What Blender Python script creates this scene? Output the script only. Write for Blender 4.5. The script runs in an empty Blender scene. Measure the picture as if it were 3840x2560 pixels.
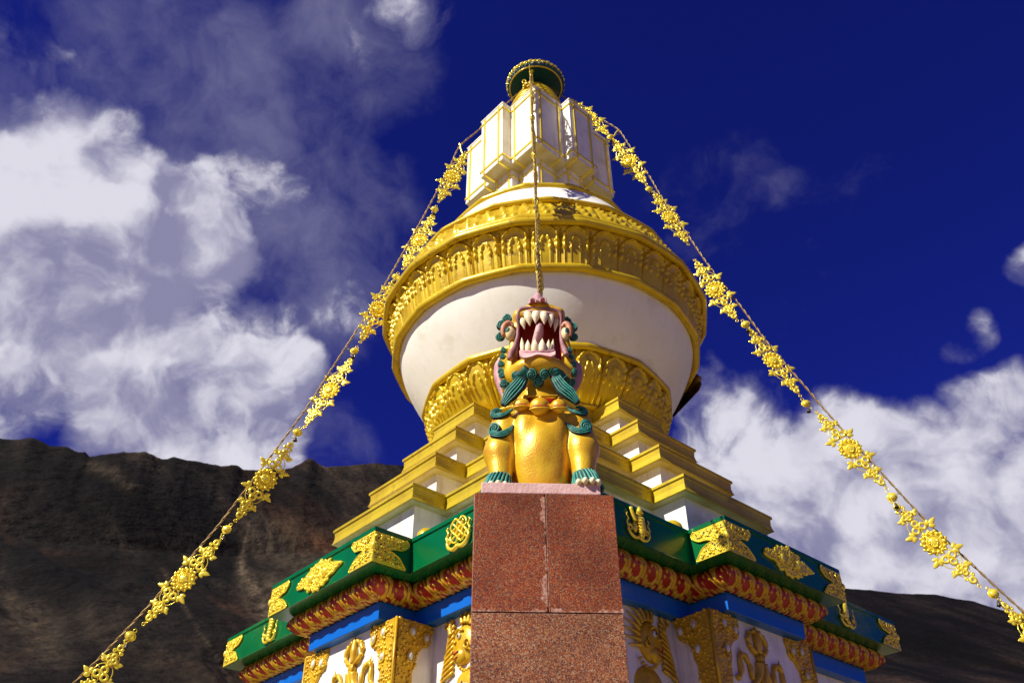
import bpy, bmesh, math, random
import numpy as np
from mathutils import Vector, Matrix
random.seed(7); rng = np.random.default_rng(7)
R = math.radians
scn = bpy.context.scene
C = scn.collection

# ------------------------------------------------------------------ camera
CAMX, CAMD, YAW, PITCH, ROLL, FOC = 0.100215, 10.947226, -0.0573651, 0.6558784, -0.00593365, 3204.22
cdat = bpy.data.cameras.new("camera"); cam = bpy.data.objects.new("camera", cdat); C.objects.link(cam)
cdat.sensor_width = 36; cdat.lens = FOC/3840*36; cdat.clip_end = 6000; cdat.clip_start = .05
FW = np.array([math.sin(YAW)*math.cos(PITCH), math.cos(YAW)*math.cos(PITCH), math.sin(PITCH)])
r0 = np.array([math.cos(YAW), -math.sin(YAW), 0]); u0 = np.cross(r0, FW)
CR = r0*math.cos(ROLL)+u0*math.sin(ROLL); CU = -r0*math.sin(ROLL)+u0*math.cos(ROLL)
CO = np.array([CAMX, -CAMD, 0.0])
m = Matrix(((CR[0], CU[0], -FW[0], CO[0]), (CR[1], CU[1], -FW[1], CO[1]), (CR[2], CU[2], -FW[2], CO[2]), (0, 0, 0, 1)))
cam.matrix_world = m
scn.camera = cam
cdat.dof.use_dof = True; cdat.dof.focus_distance = 5.9; cdat.dof.aperture_fstop = 4.0
def ray(px, py):
    d = FW+CR*(px-1920)/FOC+CU*(1280-py)/FOC
    return d/np.linalg.norm(d)
def W(px, py, y):                      # a point of the photograph at a known depth
    d = ray(px, py); return CO+d*((y+CAMD)/d[1])

# ------------------------------------------------------------------ light
SAZ, SEL = R(-49), R(39)               # azimuth from -y towards +x, elevation
SUN = Vector((math.sin(SAZ)*math.cos(SEL), -math.cos(SAZ)*math.cos(SEL), math.sin(SEL)))
sd = bpy.data.lights.new("sun", 'SUN'); sd.energy = 5.0; sd.angle = R(.5); sd.color = (1, .955, .85)
so = bpy.data.objects.new("sun", sd); C.objects.link(so)
so.rotation_euler = SUN.to_track_quat('Z', 'Y').to_euler()
scn.view_settings.view_transform = 'Standard'; scn.view_settings.look = 'None'
scn.view_settings.exposure = .55; scn.view_settings.gamma = 1
scn.cycles.max_bounces = 6

def dirv(px, py): return tuple(ray(px, py))
w = bpy.data.worlds.new("World"); scn.world = w; w.use_nodes = True
w.cycles.sampling_method = 'MANUAL'; w.cycles.sample_map_resolution = 256
nt = w.node_tree; nt.nodes.clear()
def nn(t, nt=None, **k):
    n = nt.nodes.new(t)
    for a, b in k.items(): setattr(n, a, b)
    return n
def build_world(nt):
    L = nt.links.new
    def N(t, **k): return nn(t, nt, **k)
    def math_(op, a, b=None, c=None, clamp=False):
        n = N('ShaderNodeMath', operation=op); n.use_clamp = clamp
        for i, v in enumerate((a, b, c)):
            if v is None: continue
            if isinstance(v, (int, float)): n.inputs[i].default_value = v
            else: L(v, n.inputs[i])
        return n.outputs[0]
    def mix(f, a, b, mode='MIX'):
        n = N('ShaderNodeMix', data_type='RGBA', blend_type=mode)
        for s, v in ((0, f), (6, a), (7, b)):
            if isinstance(v, (int, float)): n.inputs[s].default_value = v
            elif isinstance(v, tuple): n.inputs[s].default_value = (*v, 1)
            else: L(v, n.inputs[s])
        return n.outputs[2]
    tc = N('ShaderNodeTexCoord').outputs['Generated']
    sky = N('ShaderNodeTexSky', sky_type='NISHITA', sun_disc=False)
    sky.sun_elevation = SEL; sky.sun_rotation = math.pi-SAZ if False else math.atan2(SUN.x, SUN.y)
    sky.altitude = 4000; sky.air_density = 1.0; sky.dust_density = .2; sky.ozone_density = 3
    bg = N('ShaderNodeBackground'); bg.inputs[1].default_value = .072
    deep = mix(1.0, sky.outputs[0], SKYTINT, 'MULTIPLY')
    # cloud cover: soft banks at fixed directions, broken up by noise
    warp = N('ShaderNodeTexNoise'); warp.inputs['Scale'].default_value = 3.2; warp.inputs['Detail'].default_value = 5
    L(tc, warp.inputs['Vector'])
    vm = N('ShaderNodeVectorMath', operation='MULTIPLY_ADD'); L(warp.outputs['Color'], vm.inputs[0]); vm.inputs[1].default_value = (.22, .22, .22); L(tc, vm.inputs[2])
    sub = N('ShaderNodeVectorMath', operation='SUBTRACT'); L(vm.outputs[0], sub.inputs[0]); sub.inputs[1].default_value = (.11, .11, .11)
    nrm = N('ShaderNodeVectorMath', operation='NORMALIZE'); L(sub.outputs[0], nrm.inputs[0])
    def blobs(lst, vec):
        acc = None
        for px, py, rad, s in lst:
            dt = N('ShaderNodeVectorMath', operation='DOT_PRODUCT'); L(vec, dt.inputs[0]); dt.inputs[1].default_value = dirv(px, py)
            ang = rad/FOC
            mr = N('ShaderNodeMapRange', interpolation_type='SMOOTHSTEP'); L(dt.outputs['Value'], mr.inputs[0])
            mr.inputs[1].default_value = math.cos(min(ang*1.25, 1.5)); mr.inputs[2].default_value = math.cos(ang*.25)
            mr.inputs[3].default_value = 0; mr.inputs[4].default_value = s
            acc = mr.outputs[0] if acc is None else math_('MAXIMUM', acc, mr.outputs[0])
        return acc
    thick = blobs(CLOUDS, nrm.outputs[0]); thin = blobs(VEILS, nrm.outputs[0])
    def noise(vec, sc, det, rough, dist=0.):
        n = N('ShaderNodeTexNoise'); L(vec, n.inputs['Vector']); n.inputs['Scale'].default_value = sc; n.inputs['Detail'].default_value = det; n.inputs['Roughness'].default_value = rough; n.inputs['Distortion'].default_value = dist; return n.outputs[0]
    def ramp(v, a, b):
        mr = N('ShaderNodeMapRange', interpolation_type='SMOOTHSTEP'); L(v, mr.inputs[0]); mr.inputs[1].default_value = a; mr.inputs[2].default_value = b; return mr.outputs[0]
    def shift(v, k):
        n = N('ShaderNodeVectorMath', operation='ADD'); L(v, n.inputs[0]); n.inputs[1].default_value = tuple(SUN*k); return n.outputs[0]
    def billow(vec):
        """heaped-up cloud relief: rounded lumps at several sizes"""
        acc = None
        for sc, am in ((6.5, 1.0), (15, .55)):
            v = N('ShaderNodeTexVoronoi', feature='F1'); L(vec, v.inputs['Vector']); v.inputs['Scale'].default_value = sc
            q = math_('MULTIPLY', math_('SUBTRACT', .45, v.outputs['Distance']), am); acc = q if acc is None else math_('ADD', acc, q)
        return acc
    w2 = N('ShaderNodeTexNoise'); w2.inputs['Scale'].default_value = 9; w2.inputs['Detail'].default_value = 5; L(tc, w2.inputs['Vector'])
    wv = N('ShaderNodeVectorMath', operation='MULTIPLY_ADD'); L(w2.outputs['Color'], wv.inputs[0]); wv.inputs[1].default_value = (.10, .10, .10); L(tc, wv.inputs[2]); base = wv.outputs[0]
    def dens(vec, det):
        f = math_('MULTIPLY', math_('SUBTRACT', noise(vec, 3.4, det, .60), .5), 2.3)
        return math_('ADD', f, math_('MULTIPLY', billow(vec), .55))
    f0 = dens(base, 9); f1 = dens(shift(base, .035), 5)
    d = math_('ADD', thick, f0)
    a1 = ramp(d, .52, .98)
    n2 = noise(base, 3.0, 9, .60, .15)
    dv = math_('ADD', thin, math_('MULTIPLY', math_('SUBTRACT', n2, .5), 4.6))
    a2 = math_('MULTIPLY', math_('MULTIPLY', ramp(dv, .30, 1.75), .74), ramp(thin, .0, .18))
    alpha = math_('MAXIMUM', a1, a2)
    lit = math_('ADD', math_('MULTIPLY', math_('SUBTRACT', f0, f1), 2.6), math_('ADD', math_('MULTIPLY', a1, .55), math_('MULTIPLY', noise(tc, 1.9, 5, .5), .35)), None)
    core = ramp(lit, .18, 1.35)
    core = math_('MULTIPLY', core, ramp(a1, .1, .9))
    ccol = mix(core, CLOUD_EDGE, CLOUD_CORE)
    fin = mix(alpha, deep, ccol)
    L(fin, bg.inputs[0])
    out = N('ShaderNodeOutputWorld'); L(bg.outputs[0], out.inputs[0])
SKYTINT = (.11, .13, .86)
CLOUD_EDGE = (2.4, 2.35, 3.8)
CLOUD_CORE = (6.9, 6.75, 7.6)
CLOUDS = [(250, 950, 520, 1.2), (650, 980, 380, 1.15), (560, 1280, 420, 1.15), (150, 1300, 330, 1.0), (950, 1500, 330, 1.15), (100, 640, 260, .7), (820, 1200, 300, .95),
          (620, 1640, 420, 1.15), (1000, 1640, 250, 1.0), (60, 1600, 200, .8), (1480, 40, 380, .68), (1250, 60, 260, .5), (1400, 1460, 150, .55), (1400, 1640, 110, .5), (1270, 1560, 130, .5),
          (950, 820, 330, .55), (1250, 1030, 280, .60), (350, 350, 420, .48), (750, 330, 330, .40),
          (2720, 1620, 290, 1.1), (3000, 1800, 380, 1.2), (3350, 1870, 380, 1.15), (3700, 1620, 260, .95), (3640, 1980, 380, 1.2), (3000, 2080, 380, 1.2), (3450, 2150, 350, 1.2), (3840, 2200, 300, 1.1),
          (3570, 1255, 110, .55), (3790, 980, 90, .42)]
VEILS = [(200, 300, 600, .8), (900, 600, 500, .9), (1150, 950, 420, .95), (500, 600, 420, .8), (1350, 300, 350, .7), (2850, 950, 420, .3), (3300, 850, 500, .3), (3650, 900, 400, .3), (2950, 1300, 250, .25), (1250, 1650, 220, .4)]
build_world(nt)

# ------------------------------------------------------------------ materials
MATS = {}
def mat(name, col, rough=.5, metal=0., col2=None, nscale=6., nlo=.35, nhi=.65, bump=0., bscale=40., spec=.5, bdist=.01, third=None, detail=6., streak=None):
    m = bpy.data.materials.new(name); m.use_nodes = True; nt = m.node_tree; b = nt.nodes['Principled BSDF']
    b.inputs['Base Color'].default_value = (*col, 1); b.inputs['Roughness'].default_value = rough; b.inputs['Metallic'].default_value = metal
    b.inputs['Specular IOR Level'].default_value = spec
    tc = nt.nodes.new('ShaderNodeTexCoord')
    if col2 is not None:
        n = nt.nodes.new('ShaderNodeTexNoise'); n.inputs['Scale'].default_value = nscale; n.inputs['Detail'].default_value = detail
        nt.links.new(tc.outputs['Object'], n.inputs['Vector'])
        r = nt.nodes.new('ShaderNodeValToRGB'); r.color_ramp.elements[0].position = nlo; r.color_ramp.elements[1].position = nhi
        r.color_ramp.elements[0].color = (*col2, 1); r.color_ramp.elements[1].color = (*col, 1)
        nt.links.new(n.outputs[0], r.inputs[0]); last = r.outputs[0]
        if third:
            c3, s3, lo3, hi3 = third
            n3 = nt.nodes.new('ShaderNodeTexNoise'); n3.inputs['Scale'].default_value = s3; n3.inputs['Detail'].default_value = 4
            nt.links.new(tc.outputs['Object'], n3.inputs['Vector'])
            mr = nt.nodes.new('ShaderNodeMapRange'); mr.inputs[1].default_value = lo3; mr.inputs[2].default_value = hi3; nt.links.new(n3.outputs[0], mr.inputs[0])
            mx = nt.nodes.new('ShaderNodeMix'); mx.data_type = 'RGBA'; mx.inputs[7].default_value = (*c3, 1)
            nt.links.new(mr.outputs[0], mx.inputs[0]); nt.links.new(last, mx.inputs[6]); last = mx.outputs[2]
        if streak:
            mp = nt.nodes.new('ShaderNodeMapping'); mp.inputs['Scale'].default_value = (7, 7, .45); nt.links.new(tc.outputs['Object'], mp.inputs[0])
            n4 = nt.nodes.new('ShaderNodeTexNoise'); n4.inputs['Scale'].default_value = 1.6; n4.inputs['Detail'].default_value = 7; n4.inputs['Roughness'].default_value = .65; nt.links.new(mp.outputs[0], n4.inputs['Vector'])
            mr = nt.nodes.new('ShaderNodeMapRange'); mr.inputs[1].default_value = .52; mr.inputs[2].default_value = .80; mr.inputs[4].default_value = streak[1]; nt.links.new(n4.outputs[0], mr.inputs[0])
            mx = nt.nodes.new('ShaderNodeMix'); mx.data_type = 'RGBA'; mx.inputs[7].default_value = (*streak[0], 1)
            nt.links.new(mr.outputs[0], mx.inputs[0]); nt.links.new(last, mx.inputs[6]); last = mx.outputs[2]
        nt.links.new(last, b.inputs['Base Color'])
    if bump:
        n2 = nt.nodes.new('ShaderNodeTexNoise'); n2.inputs['Scale'].default_value = bscale; n2.inputs['Detail'].default_value = 4
        nt.links.new(tc.outputs['Object'], n2.inputs['Vector'])
        bp = nt.nodes.new('ShaderNodeBump'); bp.inputs['Strength'].default_value = bump; bp.inputs['Distance'].default_value = bdist
        nt.links.new(n2.outputs[0], bp.inputs['Height']); nt.links.new(bp.outputs[0], b.inputs['Normal'])
    MATS[name] = m; return m
GOLD = mat('gold_paint', (.68, .47, .009), .30, .25, (.54, .34, .006), 3.5, .3, .6, .25, 22, third=((.24, .14, .015), 9, .60, .8))
FASC = mat('gold_sheet', (.60, .45, .018), .36, .25, (.48, .33, .013), 2.2, .35, .62, .12, 9, third=((.28, .18, .02), 7, .62, .85), streak=((.34, .22, .03), .6))
GILT = mat('gilt_metal', (1.0, .82, .08), .22, .42, (.90, .66, .04), 14, .3, .7, .2, 60)
LGOLD = mat('lion_gold', (.80, .50, .022), .33, .25, (.66, .34, .010), 7, .35, .62, .38, 85, bdist=.006, third=((.52, .20, .008), 5, .60, .8))
WHITE = mat('white_plaster', (.83, .80, .71), .62, 0, (.78, .74, .62), 2.2, .25, .6, .06, 10, spec=.3, bdist=.03, third=((.50, .42, .28), 1.7, .62, .9), streak=((.50, .42, .28), .22))
MARB = mat('white_marble', (.82, .79, .70), .45, 0, (.70, .66, .55), 5, .3, .5, .05, 30, third=((.50, .42, .22), 2.4, .55, .85), streak=((.42, .34, .16), .7))
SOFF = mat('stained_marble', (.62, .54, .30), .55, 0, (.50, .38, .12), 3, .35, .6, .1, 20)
GREEN = mat('green_enamel', (.0, .12, .03), .24, 0, (.0, .095, .026), 3, .3, .7, .03, 30)
BLUE = mat('blue_enamel', (.0, .12, .50), .35, 0, (.0, .10, .44), 3, .3, .7, .03, 30)
RED = mat('red_paint', (.38, .010, .004), .45, 0, (.26, .008, .004), 8, .35, .6)
RGOLD = mat('relief_gold', (.70, .44, .015), .34, .2, (.50, .28, .010), 9, .35, .65, .2, 70)
TEAL = mat('teal_paint', (.045, .30, .225), .5, 0, (.015, .16, .13), 30, .35, .65, .3, 120, bdist=.004)
DTEAL = mat('canopy_teal', (.0, .045, .06), .5)
BLACK = mat('groove_black', (.008, .012, .012), .6)
PINK = mat('pink_paint', (.56, .32, .32), .6, 0, (.42, .19, .20), 14, .35, .65, .6, 110, bdist=.005)
LIPM = mat('lip_mauve', (.36, .17, .165), .6, 0, (.24, .085, .09), 14, .35, .65, .6, 110, bdist=.005)
PALE = mat('tongue_pink', (.72, .47, .45), .55, 0, (.62, .30, .28), 12, .35, .65, .6, 90, bdist=.006)
DRED = mat('mouth_red', (.40, .018, .012), .5, 0, (.24, .010, .008), 14, .3, .7, .4, 60)
BONE = mat('tooth_cream', (.80, .70, .45), .5, 0, (.66, .54, .28), 18, .3, .6, .4, 70, bdist=.006)
EYEW = mat('eye_cream', (.72, .55, .25), .4)
IRIS = mat('iris_green', (.06, .26, .18), .35)
ORANGE = mat('eyelid_brown', (.50, .17, .05), .5, 0, (.42, .20, .14), 12, .3, .7)
PLINTH = mat('pink_plinth', (.66, .42, .38), .75, 0, (.56, .33, .28), 9, .35, .65, .7, 60, bdist=.006)
COPPER = mat('worn_brass_wire', (.32, .20, .055), .45, .3)
BELL = mat('dark_bell', (.06, .05, .04), .4, .5)
PLAST = mat('white_plastic', (.8, .8, .78), .35)
PEARL = mat('cabochon_white', (.62, .66, .62), .25, 0, (.50, .40, .24), 11, .4, .6)
BROWN = mat('weathered_gilt', (.30, .17, .025), .5, .2, (.10, .055, .015), 6)

def granite(name, base, alt, speck, sc=95., amt=.55, stain=None):
    m = bpy.data.materials.new(name); m.use_nodes = True; nt = m.node_tree; b = nt.nodes['Principled BSDF']; L = nt.links.new
    b.inputs['Roughness'].default_value = .42; b.inputs['Specular IOR Level'].default_value = .3
    tc = nt.nodes.new('ShaderNodeTexCoord')
    v = nt.nodes.new('ShaderNodeTexVoronoi'); v.inputs['Scale'].default_value = sc; L(tc.outputs['Object'], v.inputs['Vector'])
    sep = nt.nodes.new('ShaderNodeSeparateColor'); L(v.outputs['Color'], sep.inputs[0])
    r = nt.nodes.new('ShaderNodeValToRGB'); e = r.color_ramp.elements; r.color_ramp.interpolation = 'CONSTANT'
    e[0].position = 0; e[0].color = (.07, .03, .025, 1); e[1].position = .13; e[1].color = (*base, 1)
    for p_, c_ in ((.42, tuple(x*.72 for x in base)), (.60, alt), (.82, speck), (.93, (.11, .07, .06))):
        q = e.new(p_); q.color = (*c_, 1)
    L(sep.outputs[0], r.inputs[0])
    n = nt.nodes.new('ShaderNodeTexNoise'); n.inputs['Scale'].default_value = 3.0; n.inputs['Detail'].default_value = 6; L(tc.outputs['Object'], n.inputs['Vector'])
    mr = nt.nodes.new('ShaderNodeMapRange'); mr.inputs[1].default_value = .35; mr.inputs[2].default_value = .7; mr.inputs[3].default_value = .65; mr.inputs[4].default_value = 1.15; L(n.outputs[0], mr.inputs[0])
    mx = nt.nodes.new('ShaderNodeMix'); mx.data_type = 'RGBA'; mx.blend_type = 'MULTIPLY'; mx.inputs[0].default_value = 1
    L(r.outputs[0], mx.inputs[6]); L(mr.outputs[0], mx.inputs[7]); L(mx.outputs[2], b.inputs['Base Color'])
    return m
GRAN1 = granite('red_granite', (.26, .047, .011), (.29, .090, .026), (.33, .17, .07), 215)
GRAN2 = granite('pink_granite', (.27, .080, .027), (.32, .145, .060), (.38, .24, .13), 180)
GROUT = mat('stained_grout', (.42, .24, .17), .8, 0, (.26, .085, .04), 55, .42, .58)
DGAP = mat('dark_joint_mortar', (.08, .04, .03), .9)  # dark mortar that shows in the joints between slabs

# ------------------------------------------------------------------ mesh helpers
class MB:
    def __init__(s): s.v = []; s.f = []; s.m = []; s.sm = []
    def add(s, vs, fs, mi=0, smooth=False):
        o = len(s.v); s.v += [tuple(map(float, p)) for p in vs]
        s.f += [tuple(int(i)+o for i in f) for f in fs]; s.m += [mi]*len(fs); s.sm += [smooth]*len(fs)
    def build(s, name, mats, parent=None, origin=None, recalc=False):
        me = bpy.data.meshes.new(name)
        vs = s.v
        if origin is not None: vs = [(a-origin[0], b-origin[1], c-origin[2]) for a, b, c in vs]
        me.from_pydata(vs, [], s.f)
        for mm in (mats if isinstance(mats, (list, tuple)) else [mats]): me.materials.append(mm)
        me.polygons.foreach_set('material_index', s.m); me.polygons.foreach_set('use_smooth', s.sm)
        me.update()
        if recalc:
            bm = bmesh.new(); bm.from_mesh(me); bmesh.ops.recalc_face_normals(bm, faces=bm.faces); bm.to_mesh(me); bm.free()
        o = bpy.data.objects.new(name, me); C.objects.link(o)
        if parent is not None: o.parent = parent
        return o
    def grid(s, P, closed_u=False, closed_v=False, mi=0, smooth=True, flip=False):
        P = np.asarray(P); nu, nv = P.shape[:2]; fs = []; ms = []
        for i in range(nu if closed_u else nu-1):
            for j in range(nv if closed_v else nv-1):
                a, b, c_, d = i*nv+j, ((i+1) % nu)*nv+j, ((i+1) % nu)*nv+(j+1) % nv, i*nv+(j+1) % nv
                fs.append((a, d, c_, b) if flip else (a, b, c_, d))
                if callable(mi): ms.append(mi(i, j))
        o = len(s.v); s.v += [tuple(p) for p in P.reshape(-1, 3).tolist()]
        s.f += [tuple(q+o for q in f) for f in fs]; s.m += ms if callable(mi) else [mi]*len(fs); s.sm += [smooth]*len(fs)
    def box(s, c, X, Y, Z, hx, hy, hz, mi=0):
        c, X, Y, Z = map(np.asarray, (c, X, Y, Z)); vs = []
        for k in (-1, 1):
            for j in (-1, 1):
                for i in (-1, 1): vs.append(c+X*hx*i+Y*hy*j+Z*hz*k)
        s.add(vs, [(0, 2, 3, 1), (4, 5, 7, 6), (0, 1, 5, 4), (2, 6, 7, 3), (0, 4, 6, 2), (1, 3, 7, 5)], mi)
    def tube(s, pts, rad, n=8, mi=0, caps=True, flat=1., up=None, smooth=True, closed=False):
        pts = np.asarray(pts, float); k = len(pts); rad = np.full(k, rad) if np.isscalar(rad) else np.asarray(rad, float)
        T = np.gradient(pts, axis=0)
        if closed: T = np.roll(pts, -1, 0)-np.roll(pts, 1, 0)
        T /= (np.linalg.norm(T, axis=1)[:, None]+1e-12)
        if up is None:
            nrm = np.cross(T[0], (0.3, 0.2, 1)); nrm /= np.linalg.norm(nrm); ns = []
            for i in range(k):
                nrm = nrm-T[i]*(nrm@T[i]); nrm /= (np.linalg.norm(nrm)+1e-12); ns.append(nrm.copy())
            ns = np.array(ns)
        else:
            up = np.asarray(up, float); up = np.tile(up, (k, 1)) if up.ndim == 1 else up
            ns = up-T*(up*T).sum(1)[:, None]; ns /= (np.linalg.norm(ns, axis=1)[:, None]+1e-12)
        bs = np.cross(T, ns); a = np.linspace(0, 2*np.pi, n, endpoint=False)
        P = pts[:, None]+rad[:, None, None]*(np.cos(a)[None, :, None]*bs[:, None]+np.sin(a)[None, :, None]*ns[:, None]*flat)
        o = len(s.v); s.grid(P, closed, True, mi, smooth)
        if caps and not closed:
            s.f += [tuple(o+i for i in range(n)), tuple(o+(k-1)*n+i for i in reversed(range(n)))]; s.m += [mi]*2; s.sm += [smooth]*2
    def ell(s, c, rx, ry, rz, X=(1, 0, 0), Y=(0, 1, 0), Z=(0, 0, 1), n=12, m=8, mi=0, half=False):
        c, X, Y, Z = map(np.asarray, (c, X, Y, Z)); vs = []; fs = []
        t0 = 0 if half else -np.pi/2
        ts = np.linspace(t0, np.pi/2, m+1)[:-1]
        if not half: ts = ts[1:]
        for t in ts:
            for a in np.linspace(0, 2*np.pi, n, endpoint=False): vs.append(c+X*rx*np.cos(t)*np.cos(a)+Y*ry*np.cos(t)*np.sin(a)+Z*rz*np.sin(t))
        k = len(ts)
        for i in range(k-1):
            for j in range(n): fs.append((i*n+j, i*n+(j+1) % n, (i+1)*n+(j+1) % n, (i+1)*n+j))
        vs.append(c+Z*rz); q = len(vs)-1
        for j in range(n): fs.append(((k-1)*n+j, (k-1)*n+(j+1) % n, q))
        if not half:
            vs.append(c-Z*rz); q = len(vs)-1
            for j in range(n): fs.append(((j+1) % n, j, q))
        s.add(vs, fs, mi, True)
    def lathe(s, prof, n=96, mi=0, smooth=True, ax=(0, 0)):
        a = np.linspace(0, 2*np.pi, n, endpoint=False)
        P = np.array([[(ax[0]+r*np.cos(t), ax[1]+r*np.sin(t), z) for r, z in prof] for t in a]); s.grid(P, True, False, mi, smooth)
    def plate(s, poly, O, X, Y, N, th, mi=0, bevel=0):
        O, X, Y, N = map(np.asarray, (O, X, Y, N)); k = len(poly); p = np.asarray(poly, float)
        base = O+p[:, :1]*X+p[:, 1:2]*Y
        if bevel:
            q = p-np.roll(p, 1, 0); q2 = np.roll(p, -1, 0)-p
            nr = np.stack([-(q+q2)[:, 1], (q+q2)[:, 0]], 1); nr /= (np.linalg.norm(nr, axis=1)[:, None]+1e-9)
            area = 0.5*np.sum(p[:, 0]*np.roll(p[:, 1], -1)-np.roll(p[:, 0], -1)*p[:, 1])
            nr *= np.sign(area); pi = p+nr*bevel; inner = O+pi[:, :1]*X+pi[:, 1:2]*Y
            rings = [base, base+N*th*.7, inner+N*th]
        else: rings = [base, base+N*th]
        vs = np.concatenate(rings); fs = []
        for r_ in range(len(rings)-1):
            for i in range(k): j = (i+1) % k; fs.append((r_*k+i, r_*k+j, (r_+1)*k+j, (r_+1)*k+i))
        fs.append(tuple((len(rings)-1)*k+i for i in range(k)))
        s.add(vs, fs, mi)

def empty(name, loc=(0, 0, 0), rz=0):
    o = bpy.data.objects.new(name, None); C.objects.link(o); o.location = loc; o.rotation_euler = (0, 0, rz); o.empty_display_size = .2; return o
def tag(o, label=None, cat=None, group=None, kind=None):
    for k, v in (('label', label), ('category', cat), ('group', group), ('kind', kind)):
        if v: o[k] = v
    return o
def spline(P, n, closed=False):
    P = np.asarray(P, float)
    if closed: Q = np.vstack([P[-1], P, P[0], P[1]])
    else: Q = np.vstack([2*P[0]-P[1], P, 2*P[-1]-P[-2]])
    segs = len(Q)-3; out = []
    for t in np.linspace(0, segs, n, endpoint=not closed):
        i = min(int(t), segs-1); u = t-i; a, b, c_, d = Q[i:i+4]
        out.append(.5*((2*b)+(-a+c_)*u+(2*a-5*b+4*c_-d)*u*u+(-a+3*b-3*c_+d)*u**3))
    return np.array(out)

# ------------------------------------------------------------------ plan of the stupa (square turned 45 degrees, bays on each side)
S2 = math.sqrt(.5)
NS = [np.array((-S2, -S2, 0)), np.array((S2, -S2, 0)), np.array((S2, S2, 0)), np.array((-S2, S2, 0))]
UP = np.array((0, 0, 1.))
XS = [np.cross(UP, n) for n in NS]
def outline(A, w_, d):
    pts = []
    for k in range(4):
        for a, b in ((A, -w_), (A+d, -w_), (A+d, w_), (A, w_), (A, A)): pts.append(NS[k]*a+XS[k]*b)
    return pts
def sweep(mb, A, w_, d, prof, mi=0, cap_top=False, cap_bot=False):
    rings = []
    for de, z in prof:
        rings.append([p+UP*z for p in outline(A-de, w_-de, d)])
    k = len(rings[0])
    for r_ in range(len(rings)-1):
        m_ = mi[r_] if isinstance(mi, (list, tuple)) else mi
        vs = rings[r_]+rings[r_+1]
        mb.add(vs, [(i, (i+1) % k, k+(i+1) % k, k+i) for i in range(k)], m_)
    if cap_top: mb.add(rings[-1], [tuple(range(k))], mi if not isinstance(mi, (list, tuple)) else mi[-1])
    if cap_bot: mb.add(rings[0], [tuple(reversed(range(k)))], mi if not isinstance(mi, (list, tuple)) else mi[0])
def face_frame(k, D): return NS[k]*D, XS[k], UP, NS[k]       # origin on the axis, x along, y up, normal

stupa = empty('stupa', (0, 0, -1.6)); SO = (0, 0, -1.6)
tag(stupa, 'tall white stupa with gilded stepped tiers, lotus-banded dome, green cornice and marble tower', 'stupa')
def sp(mb, name, mats, label=None, parent=None, recalc=False):
    o = mb.build(name, mats, parent or stupa, SO if parent is None or parent is stupa else SO, recalc)
    if label: o['label'] = label
    return o
GA, GW_, GD = 3.0, 1.017, .449
# base wall, stepped down to the ground
b = MB()
WA, WW, WD = 2.52, .83, .46
sweep(b, WA, WW, WD, [(0, .2), (0, 2.995)]); wall = sp(b, 'marble_wall', MARB)
b = MB(); sweep(b, WA, WW, WD, [(-.25, -1.6), (-.25, -.4), (-.12, -.4), (-.12, .0), (0, .2)]); sp(b, 'base_plinth', MARB)
# blue beam
b = MB(); sweep(b, GA, GW_+.0, GD, [(.47, 2.993), (.36, 2.995), (.355, 3.0), (.35, 3.172), (.45, 3.18)]); sp(b, 'blue_beam', BLUE)
# green cornice with thin lip
b = MB(); sweep(b, GA, GW_, GD, [(.42, 3.372), (.0, 3.377), (.006, 3.39), (.004, 3.70), (-.012, 3.705), (-.012, 3.745), (.8, 3.75)], cap_top=True); cornice = sp(b, 'green_cornice', GREEN)

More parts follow.
